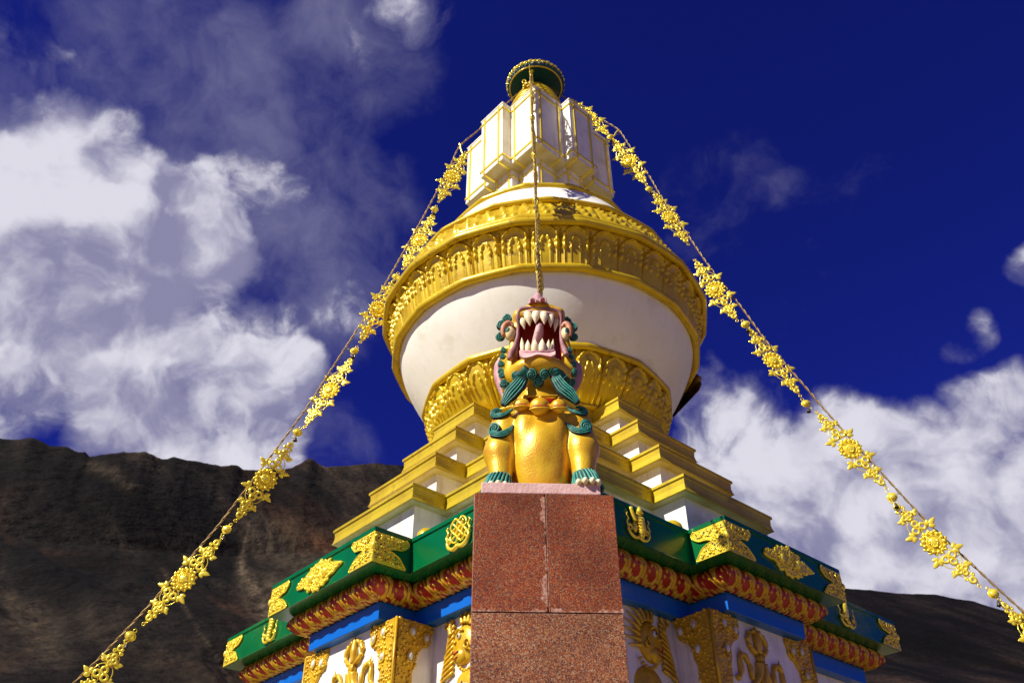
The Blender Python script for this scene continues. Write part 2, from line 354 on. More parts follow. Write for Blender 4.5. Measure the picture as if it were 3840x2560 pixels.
# red and gold acanthus roll between green cornice and blue beam
def roll():
    mb = MB(); A, w_, d = GA-.335, GW_-.335+.0, GD
    base = outline(A, w_, d); k = len(base); cz = 3.290; rz = .118; ro = .178
    nseg = []
    for i in range(k):
        p, q = base[i], base[(i+1) % k]; L_ = np.linalg.norm(q-p)
        n = max(2, int(round(L_/(.0065 if (p+q)[1] < 1.2 else .03)))); nseg.append(n)
        nout = np.array(((q-p)[1], -(q-p)[0], 0))/L_
        pv, nx = base[i-1], base[(i+2) % k]
        def turn(a, b_, c_): return np.sign(np.cross(b_-a, c_-b_)[2])
        t0, t1 = turn(pv, p, q), turn(p, q, nx)
        units = max(1, round(L_/.225)); NV = 46
        us = np.linspace(0, 1, n+1); th = np.linspace(math.pi*.56, -math.pi*.5, NV+1)
        P = np.zeros((n+1, NV+1, 3)); H = np.zeros((n+1, NV+1))
        for a, u in enumerate(us):
            off = ro*np.cos(th)
            s0 = -off*t0 if True else 0; e0 = off*t1
            pos = p+(q-p)*u
            lo = -t0*off-.006; hi = L_+t1*off+.006
            xl = lo+(hi-lo)*u
            x = (xl*units/L_) % 1.0; v = (th+math.pi*.5)/(math.pi*1.06)
            # pattern in cell (x 0..1, v 0 bottom..1 top): S-shaped leaves with lobes
            g = np.zeros(NV+1)
            for cx in (-1, 0, 1):
                X_ = x-cx-.5+.45*(v-.5); Y_ = v
                e = np.sqrt((X_/.47)**2+((Y_-.34)/.56)**2); sc = .045*np.sin(np.arctan2(X_, Y_-.34)*9)
                g = np.maximum(g, np.where(Y_ > .16, 1-np.abs(e-1+sc)/.13, 0))                      # scalloped arch
                st_ = X_-.10-.22*np.sin((Y_+.05)*4.6)+.012*np.sin(Y_*24)
                g = np.maximum(g, np.where(Y_ < .66, 1-np.abs(st_)/.055, 0))                          # curling stem
                for (bx, by, br) in ((-.30, .20, .10), (-.12, .10, .11), (.10, .07, .10), (.33, .12, .11), (-.20, .36, .06), (.22, .40, .07), (-.02, .52, .07), (-.46, .05, .09)):
                    g = np.maximum(g, 1.1-np.sqrt((X_-bx)**2+((Y_-by)*.85)**2)/(br*.85))
                g = np.maximum(g, np.where(Y_ > .62, 1-np.abs(np.abs(X_)-.5+.10*np.sin((Y_-.6)*9))/.085, 0))
            g = np.where(v > .95, .6, g)
            h = .014*np.clip((g-.15)/.6, 0, 1)**.7
            H[a] = g
            r_ = 1+h/.13
            P[a] = p+((q-p)/L_)*xl[:, None]+nout*(off*r_)[:, None]+UP*(cz+rz*np.sin(th)*r_)[:, None]
        mb.grid(P, False, False, lambda a_, c_: int((H[a_, c_]+H[a_+1, c_+1])*.5 > .22), True, flip=True)
    return mb
sp(roll(), 'acanthus_roll', [RED, RGOLD])

# ---- gilded openwork plates on the cornice
def inside(poly, x, y):
    c_ = False; n = len(poly); j = n-1
    for i in range(n):
        xi, yi = poly[i]; xj, yj = poly[j]
        if (yi > y) != (yj > y) and x < (xj-xi)*(y-yi)/(yj-yi)+xi: c_ = not c_
        j = i
    return c_
def stud(mb, poly, O, X, Y, N, th, n, r0, r1, seed, mi=0, dark=None):
    rr = random.Random(seed); xs = [p[0] for p in poly]; ys = [p[1] for p in poly]; got = []
    tries = 0
    while len(got) < n and tries < n*40:
        tries += 1
        x = rr.uniform(min(xs), max(xs)); y = rr.uniform(min(ys), max(ys)); r_ = rr.uniform(r0, r1)
        if not inside(poly, x, y): continue
        if any((x-a)**2+(y-b_)**2 < (.75*(r_+c_))**2 for a, b_, c_ in got): continue
        got.append((x, y, r_))
        c = np.asarray(O)+np.asarray(X)*x+np.asarray(Y)*y+np.asarray(N)*th
        if dark is not None and rr.random() < .42:
            mb.ell(c, r_*.75, r_*.75, .002, X, Y, N, 6, 2, dark, True)
        else: mb.ell(c, r_, r_, r_*.9, X, Y, N, 7, 3, mi, True)
H0, H1 = 3.378, 3.703
def half_lobe(tipU=1.0, tipL=1.0):
    pts = [(0, 0), (.98*tipL, 0), (1.0*tipL, .05), (.90*tipL, .20), (.76, .34), (.60, .43), (.44, .49), (.52, .56), (.66, .60), (.80, .62), (.92*tipU, .70), (1.02*tipU, .83), (1.0*tipU, .95), (.93*tipU, 1.0), (0, 1.0)]
    return pts
def corner_plaque(side, x, D, dirs, seed):
    # one gilded sheet folded round the corner: two wings
    mb = MB()
    for wi, (kk, xx, DD, s_) in enumerate(dirs):
        O, X, Y, N = face_frame(kk, DD); O = O+X*xx+UP*(H0+.006); Xd = X*s_; hh = H1-H0-.012
        poly = [(a*.40, b_*hh) for a, b_ in half_lobe(1 if wi else .95, .95 if wi else 1)]
        if s_ < 0: X2 = Xd
        mb.plate(poly, O, Xd, Y, N, .012, 0)
        rim = [O+Xd*a+Y*b_+N*.014 for a, b_ in poly[1:-1]]
        mb.tube(spline(rim, 50), .0065, 5, 0)
        stud(mb, [(a*.9+.004, .02+b_*.88) for a, b_ in poly], O, Xd, Y, N, .012, 80, .008, .018, seed+wi, 0, 1)
    for wi, (kk, xx, DD, s_) in enumerate(dirs):
        O, X, Y, N = face_frame(kk, DD); O = O+X*xx+UP*(H0+.006); Xd = X*s_; hh = H1-H0-.012; F_ = lambda a, b_: O+Xd*a*.40+Y*b_*hh+N*.020
        for (ca, cb, r_, h_) in ((.22, .80, .10, 1), (.50, .80, .085, -1), (.74, .80, .07, 1), (.22, .22, .10, -1), (.50, .20, .085, 1), (.76, .13, .06, -1), (.28, .51, .07, 1)):
            mb.tube([F_(ca+r_*(.25+.75*t)*math.cos(h_*t*8), cb+r_*1.2*(.25+.75*t)*math.sin(h_*t*8)) for t in np.linspace(0, 1, 20)], .0058, 4)
            for a0 in (1, 3.1, 5.2): c = F_(ca+r_*1.05*math.cos(a0), cb+r_*1.3*math.sin(a0)); mb.ell(c-N*.006, .0085, .0085, .002, X, Y, N, 6, 2, 1, True)
    # boss on the fold
    kk, xx, DD, s_ = dirs[0]; O, X, Y, N = face_frame(kk, DD); k2, x2, D2, s2 = dirs[1]; N2 = face_frame(k2, D2)[3]
    c = O+X*xx+UP*(H0+.17); nn_ = (N+N2)/np.linalg.norm(N+N2)
    mb.ell(c+nn_*.008, .03, .045, .03, np.cross(UP, nn_), UP, nn_, 10, 6)
    mb.tube([O+X*xx+UP*(H0+.006)+nn_*.006, O+X*xx+UP*(H1-.006)+nn_*.006], .009, 6)
    return mb
PL = [GILT, BLACK]
seed = 10
for k in range(4):
    kn = (k+1) % 4; kp = (k-1) % 4
    if k in (2,): continue
    # near and far bay corners of this side and the square corner
    sp(corner_plaque(k, GW_, GA+GD, [(k, GW_, GA+GD, -1), (kn, -(GA+GD), GW_, 1)], seed), 'corner_plaque', PL)
    sp(corner_plaque(k, -GW_, GA+GD, [(k, -GW_, GA+GD, 1), (kp, GA+GD, GW_, -1)], seed+3), 'corner_plaque', PL)
    seed += 7
for k in (3, 0, 1):
    kn = (k+1) % 4
    sp(corner_plaque(k, GA, GA, [(k, GA, GA, -1), (kn, -GA, GA, 1)], seed), 'corner_plaque', PL); seed += 5

def radial(n, f): return [(f(t)[0], f(t)[1]) for t in np.linspace(0, 2*np.pi, n, endpoint=False)]
def star_emblem(k, x, D, seed):
    mb = MB(); O, X, Y, N = face_frame(k, D); O = O+X*x+UP*3.55
    def f(t):
        c_, s_ = math.cos(t), math.sin(t)
        r_ = .128*(1+.12*abs(math.sin(5*t+.6))+.08*math.cos(17*t)+.95*abs(c_)**18+.22*abs(s_)**10+.22*abs(math.sin(2*t))**8)
        return (r_*c_*1.72, r_*s_*1.0)
    poly = radial(120, f); mb.plate(poly, O, X, Y, N, .02, 0, .006)
    stud(mb, [(a*.97, b_*.97) for a, b_ in poly], O, X, Y, N, .018, 110, .009, .02, seed, 0)
    for sx in (-1, 1):
        mb.ell(O+X*.14*sx+N*.018, .05, .055, .035, X, Y, N, 14, 5, 0, True)
        mb.tube([O+X*(.14*sx+.055*math.cos(a))+Y*.06*math.sin(a)+N*.03 for a in np.linspace(0, 2*np.pi, 24, endpoint=False)], .008, 5, 0, closed=True)
    for (a, b_) in ((.0, .03), (.03, -.02), (-.035, -.01), (.0, -.06), (.01, .07)):
        mb.ell(O+X*a+Y*b_+N*.02, .022, .026, .02, X, Y, N, 8, 3, 0, True)
    mb.tube(spline([O+X*a*.93+Y*b_*.93+N*.02 for a, b_ in poly[::3]], 120, True), .005, 4, 0, closed=True)
    ov = [O+X*.06*math.cos(a)+Y*.10*math.sin(a)+N*.022 for a in np.linspace(0, 2*np.pi, 28, endpoint=False)]
    mb.tube(ov, .009, 5, 0, closed=True)
    for a in np.linspace(0, 2*np.pi, 14, endpoint=False): mb.ell(O+X*.052*math.cos(a)+Y*.088*math.sin(a)+N*.021, .007, .007, .003, X, Y, N, 6, 2, 1, True)
    return mb
for k in (3, 0, 1): sp(star_emblem(k, 0, GA+GD, 50+k), 'star_emblem', PL)
def cloudfoot(mb, O, X, Y, N, s_=1., th=.02):
    for sx in (-1, 1):
        P = [(0, -.11), (.05, -.125), (.10, -.105), (.125, -.06), (.10, -.03), (.08, -.055), (.10, -.07)]
        mb.tube(spline([O+X*a*sx*s_+Y*b_*s_+N*th for a, b_ in P], 26), np.linspace(.018, .009, 26)*s_, 6)
        P = [(.12, -.05), (.135, -.01), (.115, .02), (.135, .05), (.12, .07)]
        mb.tube(spline([O+X*a*sx*s_+Y*b_*s_+N*th for a, b_ in P], 20), np.linspace(.011, .006, 20)*s_, 5)
def knot_emblem(k, x, D):
    mb = MB(); O, X, Y, N = face_frame(k, D); O = O+X*x+UP*3.565; s_ = .066
    e1 = (X+Y)*S2; e2 = (Y-X)*S2
    for i in (-1, 0, 1):
        for e, f in ((e1, e2), (e2, e1)):
            q = [O+e*t*s_*1.75+f*i*s_*.92+N*(.022+.006*math.cos((t*2+i)*math.pi*1.0)) for t in np.linspace(-1, 1, 14)]
            mb.tube(q, .011, 6)
    for i in (-1, 1):
        for a, b_ in ((e1, e2), (e2, e1)):
            q = [O+a*s_*1.7*i+b_*s_*.92*(t)+a*i*s_*.35*(1-t*t)+N*.022 for t in np.linspace(-1, 1, 12)]
            mb.tube(q, .011, 6)
    sq = [(0, .15), (.15, 0), (0, -.15), (-.15, 0)]; mb.plate([(a*.75, b_*.75) for a, b_ in sq], O, X, Y, N, .012)
    cloudfoot(mb, O-Y*.02, X, Y, N, 1.3, .024); return mb
def figure_emblem(k, x, D, kind):
    mb = MB(); O, X, Y, N = face_frame(k, D); O = O+X*x+UP*3.56; X, Y = X*1.18, Y*1.18
    if kind == 'banner':
        mb.ell(O+Y*.06+X*.02+N*.01, .045, .06, .03, X, Y, N, 12, 6); mb.tube([O+X*.025+Y*.10+N*.02, O+X*.03+Y*.165+N*.02], [.042, .008], 10)
        mb.tube(spline([O+X*.02+Y*.05+N*.02, O+X*.03-Y*.02+N*.03, O+X*.02-Y*.11+N*.02], 12), np.linspace(.045, .03, 12), 10)
        mb.tube(spline([O-X*.03+Y*.02+N*.02, O-X*.06+Y*.07+N*.02, O-X*.075+Y*.13+N*.02], 10), np.linspace(.025, .018, 10), 8)
        for t in np.linspace(.1, .9, 6): mb.tube([O+X*(.02+.035*math.cos(a))+Y*(.06-.15*t)+N*(.03+.035*math.sin(a)) for a in np.linspace(0, math.pi, 8)], .005, 4)
        for sx in (-1, 1): mb.ell(O+X*(.02+sx*.055)-Y*.03+N*.01, .03, .05, .02, X, Y, N, 10, 5)
    elif kind == 'conch':
        for i, t in enumerate(np.linspace(0, 1, 9)):
            mb.ell(O+X*(.01*math.sin(t*5))+Y*(.15-.25*t)+N*.015, .05-.03*abs(t-.35), .028, .035, X, Y, N, 12, 6)
    else:
        for i in range(9):
            a = i*.7; mb.ell(O+X*.05*math.cos(a)*(.4+.07*i)+Y*(.12-.028*i)+N*.012, .033, .03, .025, X, Y, N, 10, 5)
        mb.ell(O+Y*.03+N*.012, .05, .08, .03, X, Y, N, 12, 6)
    cloudfoot(mb, O, X, Y, N); return mb
sp(knot_emblem(0, 1.81, GA), 'knot_emblem', GILT, 'gilded endless knot on a curled cloud')
sp(figure_emblem(1, -1.81, GA, 'banner'), 'banner_emblem', GILT, 'gilded banner on a curled cloud')
sp(figure_emblem(0, -1.83, GA, 'conch'), 'conch_emblem', GILT, 'gilded conch on a curled cloud')
sp(figure_emblem(1, 1.83, GA, 'vase'), 'vase_emblem', GILT)
for k in (3, 2):
    sp(figure_emblem(k, -1.8, GA, 'vase'), 'vase_emblem', GILT)

# ---- stepped tiers
TIERS = [(2.449, .815, .455, 4.519, 3.745), (2.080, .695, .455, 5.099, 4.519), (1.700, .567, .460, 5.672, 5.099), (1.320, .450, .468, 6.243, 5.672)]
for i, (A, w_, d, z, zlow) in enumerate(TIERS):
    b = MB(); sweep(b, A, w_, d, [(.05, z-.189), (.0, z-.19), (.012, z-.165), (.022, z-.11), (.018, z-.05), (.014, z-.036), (.0, z-.034), (.0, z-.004), (.02, z)], cap_top=True)
    for k in range(4):            # nail heads along the sheet
        for xx, DD in [(t, A+d) for t in np.linspace(-w_+.05, w_-.05, 5)]+[(t*s_, A) for s_ in (-1, 1) for t in np.linspace(w_+.05, A-.05, 5)]:
            O, X, Y, N = face_frame(k, DD-.02); b.ell(O+X*xx+UP*(z-.07)+N*.002, .006, .006, .004, X, Y, N, 6, 2, 0, True)
    fa = sp(b, 'tier_fascia', FASC)
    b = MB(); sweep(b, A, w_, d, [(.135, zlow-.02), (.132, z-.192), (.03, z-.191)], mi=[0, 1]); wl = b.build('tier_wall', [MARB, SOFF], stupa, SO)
# knobs on the cornice at the inner corners of the bays
for k in (0, 1, 3):
    for s_ in (-1, 1):
        O = NS[k]*(GA-.10)+XS[k]*s_*(GW_+.10); b = MB(); b.lathe([(.001, 3.86), (.05, 3.845), (.085, 3.81), (.095, 3.78), (.10, 3.745)], 24, ax=(O[0], O[1]))
        sp(b, 'lotus_knob', GOLD)

# ---- dome
def seg_r(t, n, amt=.6):                     # sheet-metal torus built of straight lengths
    q = (t+math.pi/n) % (2*math.pi/n)-math.pi/n
    return 1+amt*(math.cos(math.pi/n)/math.cos(q)-1)
def torus(name, r_, z, tr, tz, n=18, amt=.7, mt=GOLD, rot=.12, tilt=0):
    mb = MB(); NU = 288; NV = 12; P = np.zeros((NU, NV, 3))
    for i in range(NU):
        t = 2*math.pi*i/NU; s_ = seg_r(t+rot, n, amt); q = abs(((t+rot+math.pi/n) % (2*math.pi/n))-math.pi/n-math.pi/n) if False else abs(((t+rot) % (2*math.pi/n))-math.pi/n)
        col = 1+.10*math.exp(-((math.pi/n-q)/.006)**2)
        for j in range(NV):
            a = 2*math.pi*j/NV; rr = r_*s_+tr*col*math.cos(a); P[i, j] = (rr*math.cos(t), rr*math.sin(t), z+tz*col*math.sin(a))
    mb.grid(P, True, True, 0, True); return sp(mb, name, mt)
def relief_band(name, prof, nper, H, nu=54, nv=54, mt=GOLD, rot=0):
    mb = MB(); pr = spline([(a, b_) for a, b_ in prof], nv+1); T = np.gradient(pr, axis=0); T /= np.linalg.norm(T, axis=1)[:, None]
    Nn = np.stack([T[:, 1], -T[:, 0]], 1)                    # outward for a profile running upwards
    u = np.linspace(-1, 1, nu, endpoint=False); v = np.linspace(0, 1, nv+1); h = H(u[:, None], v[None, :])
    NU = nper*nu; P = np.zeros((NU, nv+1, 3))
    t = 2*math.pi*np.arange(NU)/NU+rot; hh = np.tile(h, (nper, 1))
    rr = pr[None, :, 0]+Nn[None, :, 0]*hh; zz = pr[None, :, 1]+Nn[None, :, 1]*hh
    P[..., 0] = rr*np.cos(t)[:, None]; P[..., 1] = rr*np.sin(t)[:, None]; P[..., 2] = zz
    mb.grid(P, True, False, 0, True); return sp(mb, name, mt)
G = lambda x, y, cx, cy, sx, sy: np.exp(-((x-cx)/sx)**2-((y-cy)/sy)**2)
def bead(a, v, x, y, rx, ry, rot=0):
    c_, s_ = math.cos(rot), math.sin(rot); dx, dy = (a-x), (v-y)*1.6          # cell is taller than half its width
    p = (dx*c_+dy*s_)/rx; q = (-dx*s_+dy*c_)/(ry*1.6); return np.sqrt(np.clip(1-p*p-q*q, 0, 1))
def petal(u, v):
    a = np.abs(u); h = 0*u*v
    h = h-.050*np.exp(-((1-a)/.045)**2)                                   # seam between petals
    arch = .60+.37*np.clip(1-(a/.97)**1.5, 0, 1)**.75
    h = h-.030/(1+np.exp(-np.clip((v-arch)/.010, -30, 30)))                # ground behind the petal tip
    h = h+.010*np.exp(-((v-arch+.022)/.016)**2)*(v > .5)
    h = np.maximum(h, h+.052*bead(a, v, .50, .835, .27, .062, -.55))+.030*bead(a, v, .16, .915, .16, .035, -.4)
    for (x, y, r_) in ((.75, .715, .12), (.75, .600, .125), (.75, .480, .135)): h = h+.058*bead(a, v, x, y, r_, r_*.50)
    h = h+.016*np.exp(-((a-.75)/.05)**2)*(v < .45)
    inn = .36+.34*np.clip(1-(a/.47)**1.6, 0, 1)**.7
    h = h+.012/(1+np.exp(np.clip((v-inn)/.010, -30, 30)))*(a < .48)+.010*np.exp(-((v-inn+.015)/.018)**2)*(a < .47)
    h = h+.040*bead(a, v, .20, .635, .15, .045, -.7)+.040*bead(a, v, .31, .535, .095, .045)+.042*bead(a, v, .31, .445, .10, .048)
    h = h+.012*np.exp(-((a-.31)/.035)**2)*(v < .42)
    return h*.75
ROT = .12
torus('lower_ring', 1.85, 6.953, .05, .055, 14)
relief_band('lower_lotus_band', [(1.42, 6.25), (1.58, 6.39), (1.73, 6.60), (1.80, 6.80), (1.815, 6.93)], 28, petal, mt=GOLD, rot=.009)
b = MB(); b.lathe([(1.2, 6.245), (1.46, 6.246), (1.49, 6.27), (1.46, 6.30), (1.40, 6.31)], 120); sp(b, 'dome_foot', GOLD)
b = MB(); b.lathe([tuple(q) for q in spline([(1.82, 6.93), (1.90, 7.05), (2.04, 7.28), (2.17, 7.53), (2.26, 7.75), (2.30, 7.90)], 24)], 160); sp(b, 'white_bowl', WHITE)
torus('bowl_rim', 2.362, 7.885, .062, .062, 18)
relief_band('upper_lotus_band', [(2.335, 7.90), (2.375, 8.05), (2.42, 8.24), (2.47, 8.42), (2.535, 8.54)], 36, petal, rot=ROT)
torus('band_ring', 2.575, 8.560, .055, .065, 18)
torus('band_ring', 2.515, 8.690, .045, .055, 18)
b = MB(); b.lathe([(2.47, 8.50), (2.53, 8.56), (2.50, 8.66), (2.44, 8.76)], 96); sp(b, 'ring_bed', GOLD)
def scrolls(u, v):
    h = 0*u*v
    for (x, y) in ((-.75, .75), (-.62, .6), (-.5, .45), (-.38, .3), (.05, .8), (.18, .62), (.3, .44), (.42, .26)):
        h = h+.055*np.exp(-(((u-x)*.9+(v-y)*.6)/.13)**2-(((v-y)*.9-(u-x)*.35)/.06)**2)
    h = h+.06*G(u, v, .72, .62, .14, .14)-.03*G(u, v, .72, .62, .05, .05)+.05*G(u, v, -.15, .28, .12, .1)+.04*G(u, v, .8, .25, .12, .08)
    h = h-.02*np.exp(-((1-np.abs(u))/.04)**2)
    return h*.75
relief_band('scroll_band', [(2.485, 8.72), (2.44, 8.85), (2.37, 9.02), (2.29, 9.17), (2.22, 9.27)], 26, scrolls, 30, 24)
torus('shoulder_ring', 2.244, 9.315, .055, .05, 16)
b = MB(); b.lathe([tuple(q) for q in spline([(2.24, 9.32), (2.08, 9.56), (1.85, 9.90), (1.61, 10.27), (1.2, 10.30)], 20)], 128); sp(b, 'white_shoulder', WHITE)
torus('neck_ring', 1.655, 10.29, .055, .055, 14)
# niche frame standing out behind the right of the dome
b = MB(); Nn = np.array((math.sin(R(66)), math.cos(R(66)), 0)); Xn = np.cross(UP, Nn)
for (pr, h0, h1) in (([(1.75, 7.05), (2.02, 7.22), (2.56, 7.84), (2.63, 7.98), (2.60, 8.16), (2.4, 8.24), (2.2, 8.1)], -.34, .34),):
    b.plate(pr, Xn*h0, Nn, UP, Xn, h1-h0, 0, 0)
b.tube([Xn*a+Nn*2.59+UP*8.08 for a in np.linspace(-.36, .36, 8)], .05, 8)
sp(b, 'niche_frame', BROWN)

# ---- marble tower
TA, TW, TD, TZ, TB = .971, .3008, .2014, 13.284, 11.692
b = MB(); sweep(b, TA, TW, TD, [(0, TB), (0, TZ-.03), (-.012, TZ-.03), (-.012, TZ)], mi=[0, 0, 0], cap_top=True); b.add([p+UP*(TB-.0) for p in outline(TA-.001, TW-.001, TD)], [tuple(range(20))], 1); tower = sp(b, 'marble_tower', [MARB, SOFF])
NA, NW, ND = .715, .23, .175
b = MB(); sweep(b, NA, NW, ND, [(0, 10.2), (0, TB+.01)]); sp(b, 'tower_neck', MARB)
def trims(A, w_, d, z0, z1, tv, th_, pr=.014, wd=.0165):
    mb = MB()
    for k in range(4):
        faces = [(A+d, -w_, w_), (A, w_, A), (A, -A, -w_)]
        for D, x0, x1 in faces:
            O, X, Y, N = face_frame(k, D)
            for xx in (x0+tv, x1-tv): mb.box(O+X*xx+UP*(z0+z1)/2+N*pr*.5, X, N, UP, wd, pr, (z1-z0)/2-.004)
            for zz in (z0+th_, z1-th_): mb.box(O+X*(x0+x1)/2+UP*zz+N*(pr*.5-.002), X, N, UP, (x1-x0)/2+.012, pr, wd)
        for D, x0, x1 in ((w_, -(A+d), -A), (w_, A, A+d)):
            O, X, Y, N = face_frame(k, D)
            for zz in (z0+th_, z1-th_): mb.box(O+X*(x0+x1)/2+UP*zz+N*(pr*.5-.003), X, N, UP, (x1-x0)/2+.006, pr, wd)
        # strips crossing the underside
        for xx, D in ((w_-tv, A+d), (-w_+tv, A+d), (w_+tv, A), (-w_-tv, A)):
            O, X, Y, N = face_frame(k, D); mb.box(O+X*xx+UP*(z0-.004)-N*.13, X, N, UP, wd*1.2, .13, .008)
    return mb
sp(trims(TA, TW, TD, TB, TZ-.03, .105, .125), 'gilt_strips', GILT, parent=None)
sp(trims(NA, NW, ND, 10.28, TB-.012, .075, .16, .012, .014), 'gilt_strips', GILT)
# spire of thirteen rings, crest and canopy
b = MB(); prof = [(.74, 13.28)]
zz_ = np.linspace(13.30, 15.06, 14); rr_ = np.interp(zz_, [13.3, 13.7, 14.2, 14.6, 14.9, 15.06], [.72, .66, .56, .43, .27, .17])
for i in range(13):
    z0_, z1_ = zz_[i], zz_[i+1]; prof += [(rr_[i], z0_), (rr_[i]*.5+rr_[i+1]*.5+.01, z0_*.45+z1_*.55), (rr_[i+1]-.015, z0_*.25+z1_*.75), (rr_[i+1]-.02, z1_-.004)]
prof += [(.13, 15.08), (.10, 15.3)]
mi = []
a = np.linspace(0, 2*np.pi, 72, endpoint=False)
P = np.array([[(r_*np.cos(t), r_*np.sin(t), z) for r_, z in prof] for t in a])
b.grid(P, True, False, lambda i, j: 1 if (j % 4 == 3 and j > 0) else 0, True); sp(b, 'ringed_spire', [GOLD, RED])
b = MB()
c0 = W(1985, 322, -.42)
for i in range(16):
    q = c0+np.array((random.uniform(-.12, .12), random.uniform(-.04, .04), random.uniform(-.09, .10))); b.ell(q, .035, .03, .04, n=8, m=5)
b.tube([c0+np.array((-.10+.035*math.cos(a), 0, .14+.06*math.sin(a))) for a in np.linspace(0, 2*np.pi, 20, endpoint=False)], .014, 6, closed=True)
sp(b, 'spire_crest', GOLD); b = MB()
b.tube(spline([(-.02, -.30, 14.3), (-.05, -.42, 14.7), (-.06, -.46, 15.0)], 12), .018, 8); b.ell((-.06, -.47, 15.02), .04, .04, .03, n=8, m=4)
sp(b, 'rope_post', GOLD)
for sx in (-1, 1):
    b = MB()
    b.tube(spline([(sx*.62, -.25, 13.3), (sx*.70, -.3, 13.5), (sx*.6, -.3, 13.7), (sx*.5, -.28, 13.62)], 14), np.linspace(.05, .03, 14), 7); sp(b, 'spire_bracket', GOLD)

b = MB(); b.lathe([(.08, 15.09), (.51, 15.09), (.53, 15.06)], 72, 1); b.lathe([(.53, 15.062), (.54, 15.056), (.553, 15.058), (.556, 15.075)], 96, 0)
def fringe(u, v): return .03*np.abs(np.sin(u*math.pi*1.5+v*4))**2*np.sin(v*math.pi)+.03*G(u, v, -.4, .5, .25, .25)+.03*G(u, v, .45, .6, .2, .2)-.012
P = None
can = sp(b, 'canopy', [GOLD, DTEAL])
mb = MB(); nper, nu, nv = 26, 14, 14; pr = spline([(.56, 15.07), (.575, 15.11), (.585, 15.15), (.595, 15.185)], nv+1); NU = nper*nu
u = np.linspace(-1, 1, nu, endpoint=False); v = np.linspace(0, 1, nv+1); h = np.tile(fringe(u[:, None], v[None, :]), (nper, 1)); t = 2*math.pi*np.arange(NU)/NU
P = np.zeros((NU, nv+1, 3)); rr = pr[None, :, 0]+h; P[..., 0] = rr*np.cos(t)[:, None]; P[..., 1] = rr*np.sin(t)[:, None]; P[..., 2] = pr[None, :, 1]
mb.grid(P, True, False, lambda i, j: 0 if h[i, j] > .020 else 1, True)
for i in range(40):
    a = 2*math.pi*i/40; mb.ell((.590*math.cos(a), .590*math.sin(a), 15.185+.018*(i % 2)), .058, .030, .030, (-math.sin(a), math.cos(a), .35), (math.cos(a), math.sin(a), 0), n=8, m=5)
mb.lathe([(.595, 15.19), (.3, 15.30), (.001, 15.36)], 48, 0)
sp(mb, 'canopy_fringe', [GILT, DTEAL], parent=None)
b = MB(); b.lathe([(.001, 15.72), (.03, 15.68), (.06, 15.58), (.09, 15.48), (.05, 15.40), (.12, 15.30)], 32); sp(b, 'finial', GOLD)

# ---- gilded reliefs on the wall under the beam
def corner_ornament(dirs, seed):
    mb = MB(); jew = []
    for wi, (kk, xx, DD, s_) in enumerate(dirs):
        O, X, Y, N = face_frame(kk, DD); O = O+X*xx+UP*2.99; Xd = X*s_
        poly = [(0, 0), (.42, 0), (.43, -.06), (.40, -.12), (.41, -.17), (.37, -.22), (.31, -.24), (.27, -.29), (.24, -.33), (.235, -.42), (.20, -.50), (.205, -.60), (.17, -.68), (.16, -.9), (0, -.9)]
        mb.plate([(a, b_) for a, b_ in reversed(poly)], O, Xd, Y, N, .03, 0, .008)
        stud(mb, [(a*.96, b_) for a, b_ in poly], O, Xd, Y, N, .028, 120, .010, .026, seed+wi, 0)
        for (a, b_) in ((.34, -.14), (.17, -.11), (.16, -.35)):
            c = O+Xd*a+Y*b_+N*.03; jew.append((c, Xd, N)); mb.tube([c+Xd*.038*math.cos(t)+Y*.052*math.sin(t)+N*.01 for t in np.linspace(0, 2*np.pi, 20, endpoint=False)], .010, 5, closed=True)
    kk, xx, DD, s_ = dirs[0]; N = NS[kk]; N2 = NS[dirs[1][0]]; e = (N+N2)/np.linalg.norm(N+N2); O = NS[kk]*DD+XS[kk]*xx
    mb.tube([O+UP*2.99+e*.035, O+UP*2.1+e*.035], .016, 6)
    return mb, jew
def place_orn(dirs, seed):
    mb, jew = corner_ornament(dirs, seed); o = sp(mb, 'pillar_ornament', RGOLD)
    for c, X, N in jew:
        j = MB(); j.ell(c, .032, .046, .03, X, UP, N, 14, 5, 0, True); j.build('jewel', PEARL, o, SO)
BD = WA+WD
for k in (0, 1):
    kn, kp = (k+1) % 4, (k-1) % 4
    place_orn([(k, WW, BD, -1), (kn, -BD, WW, 1)], 90+k); place_orn([(k, -WW, BD, 1), (kp, BD, WW, -1)], 94+k)
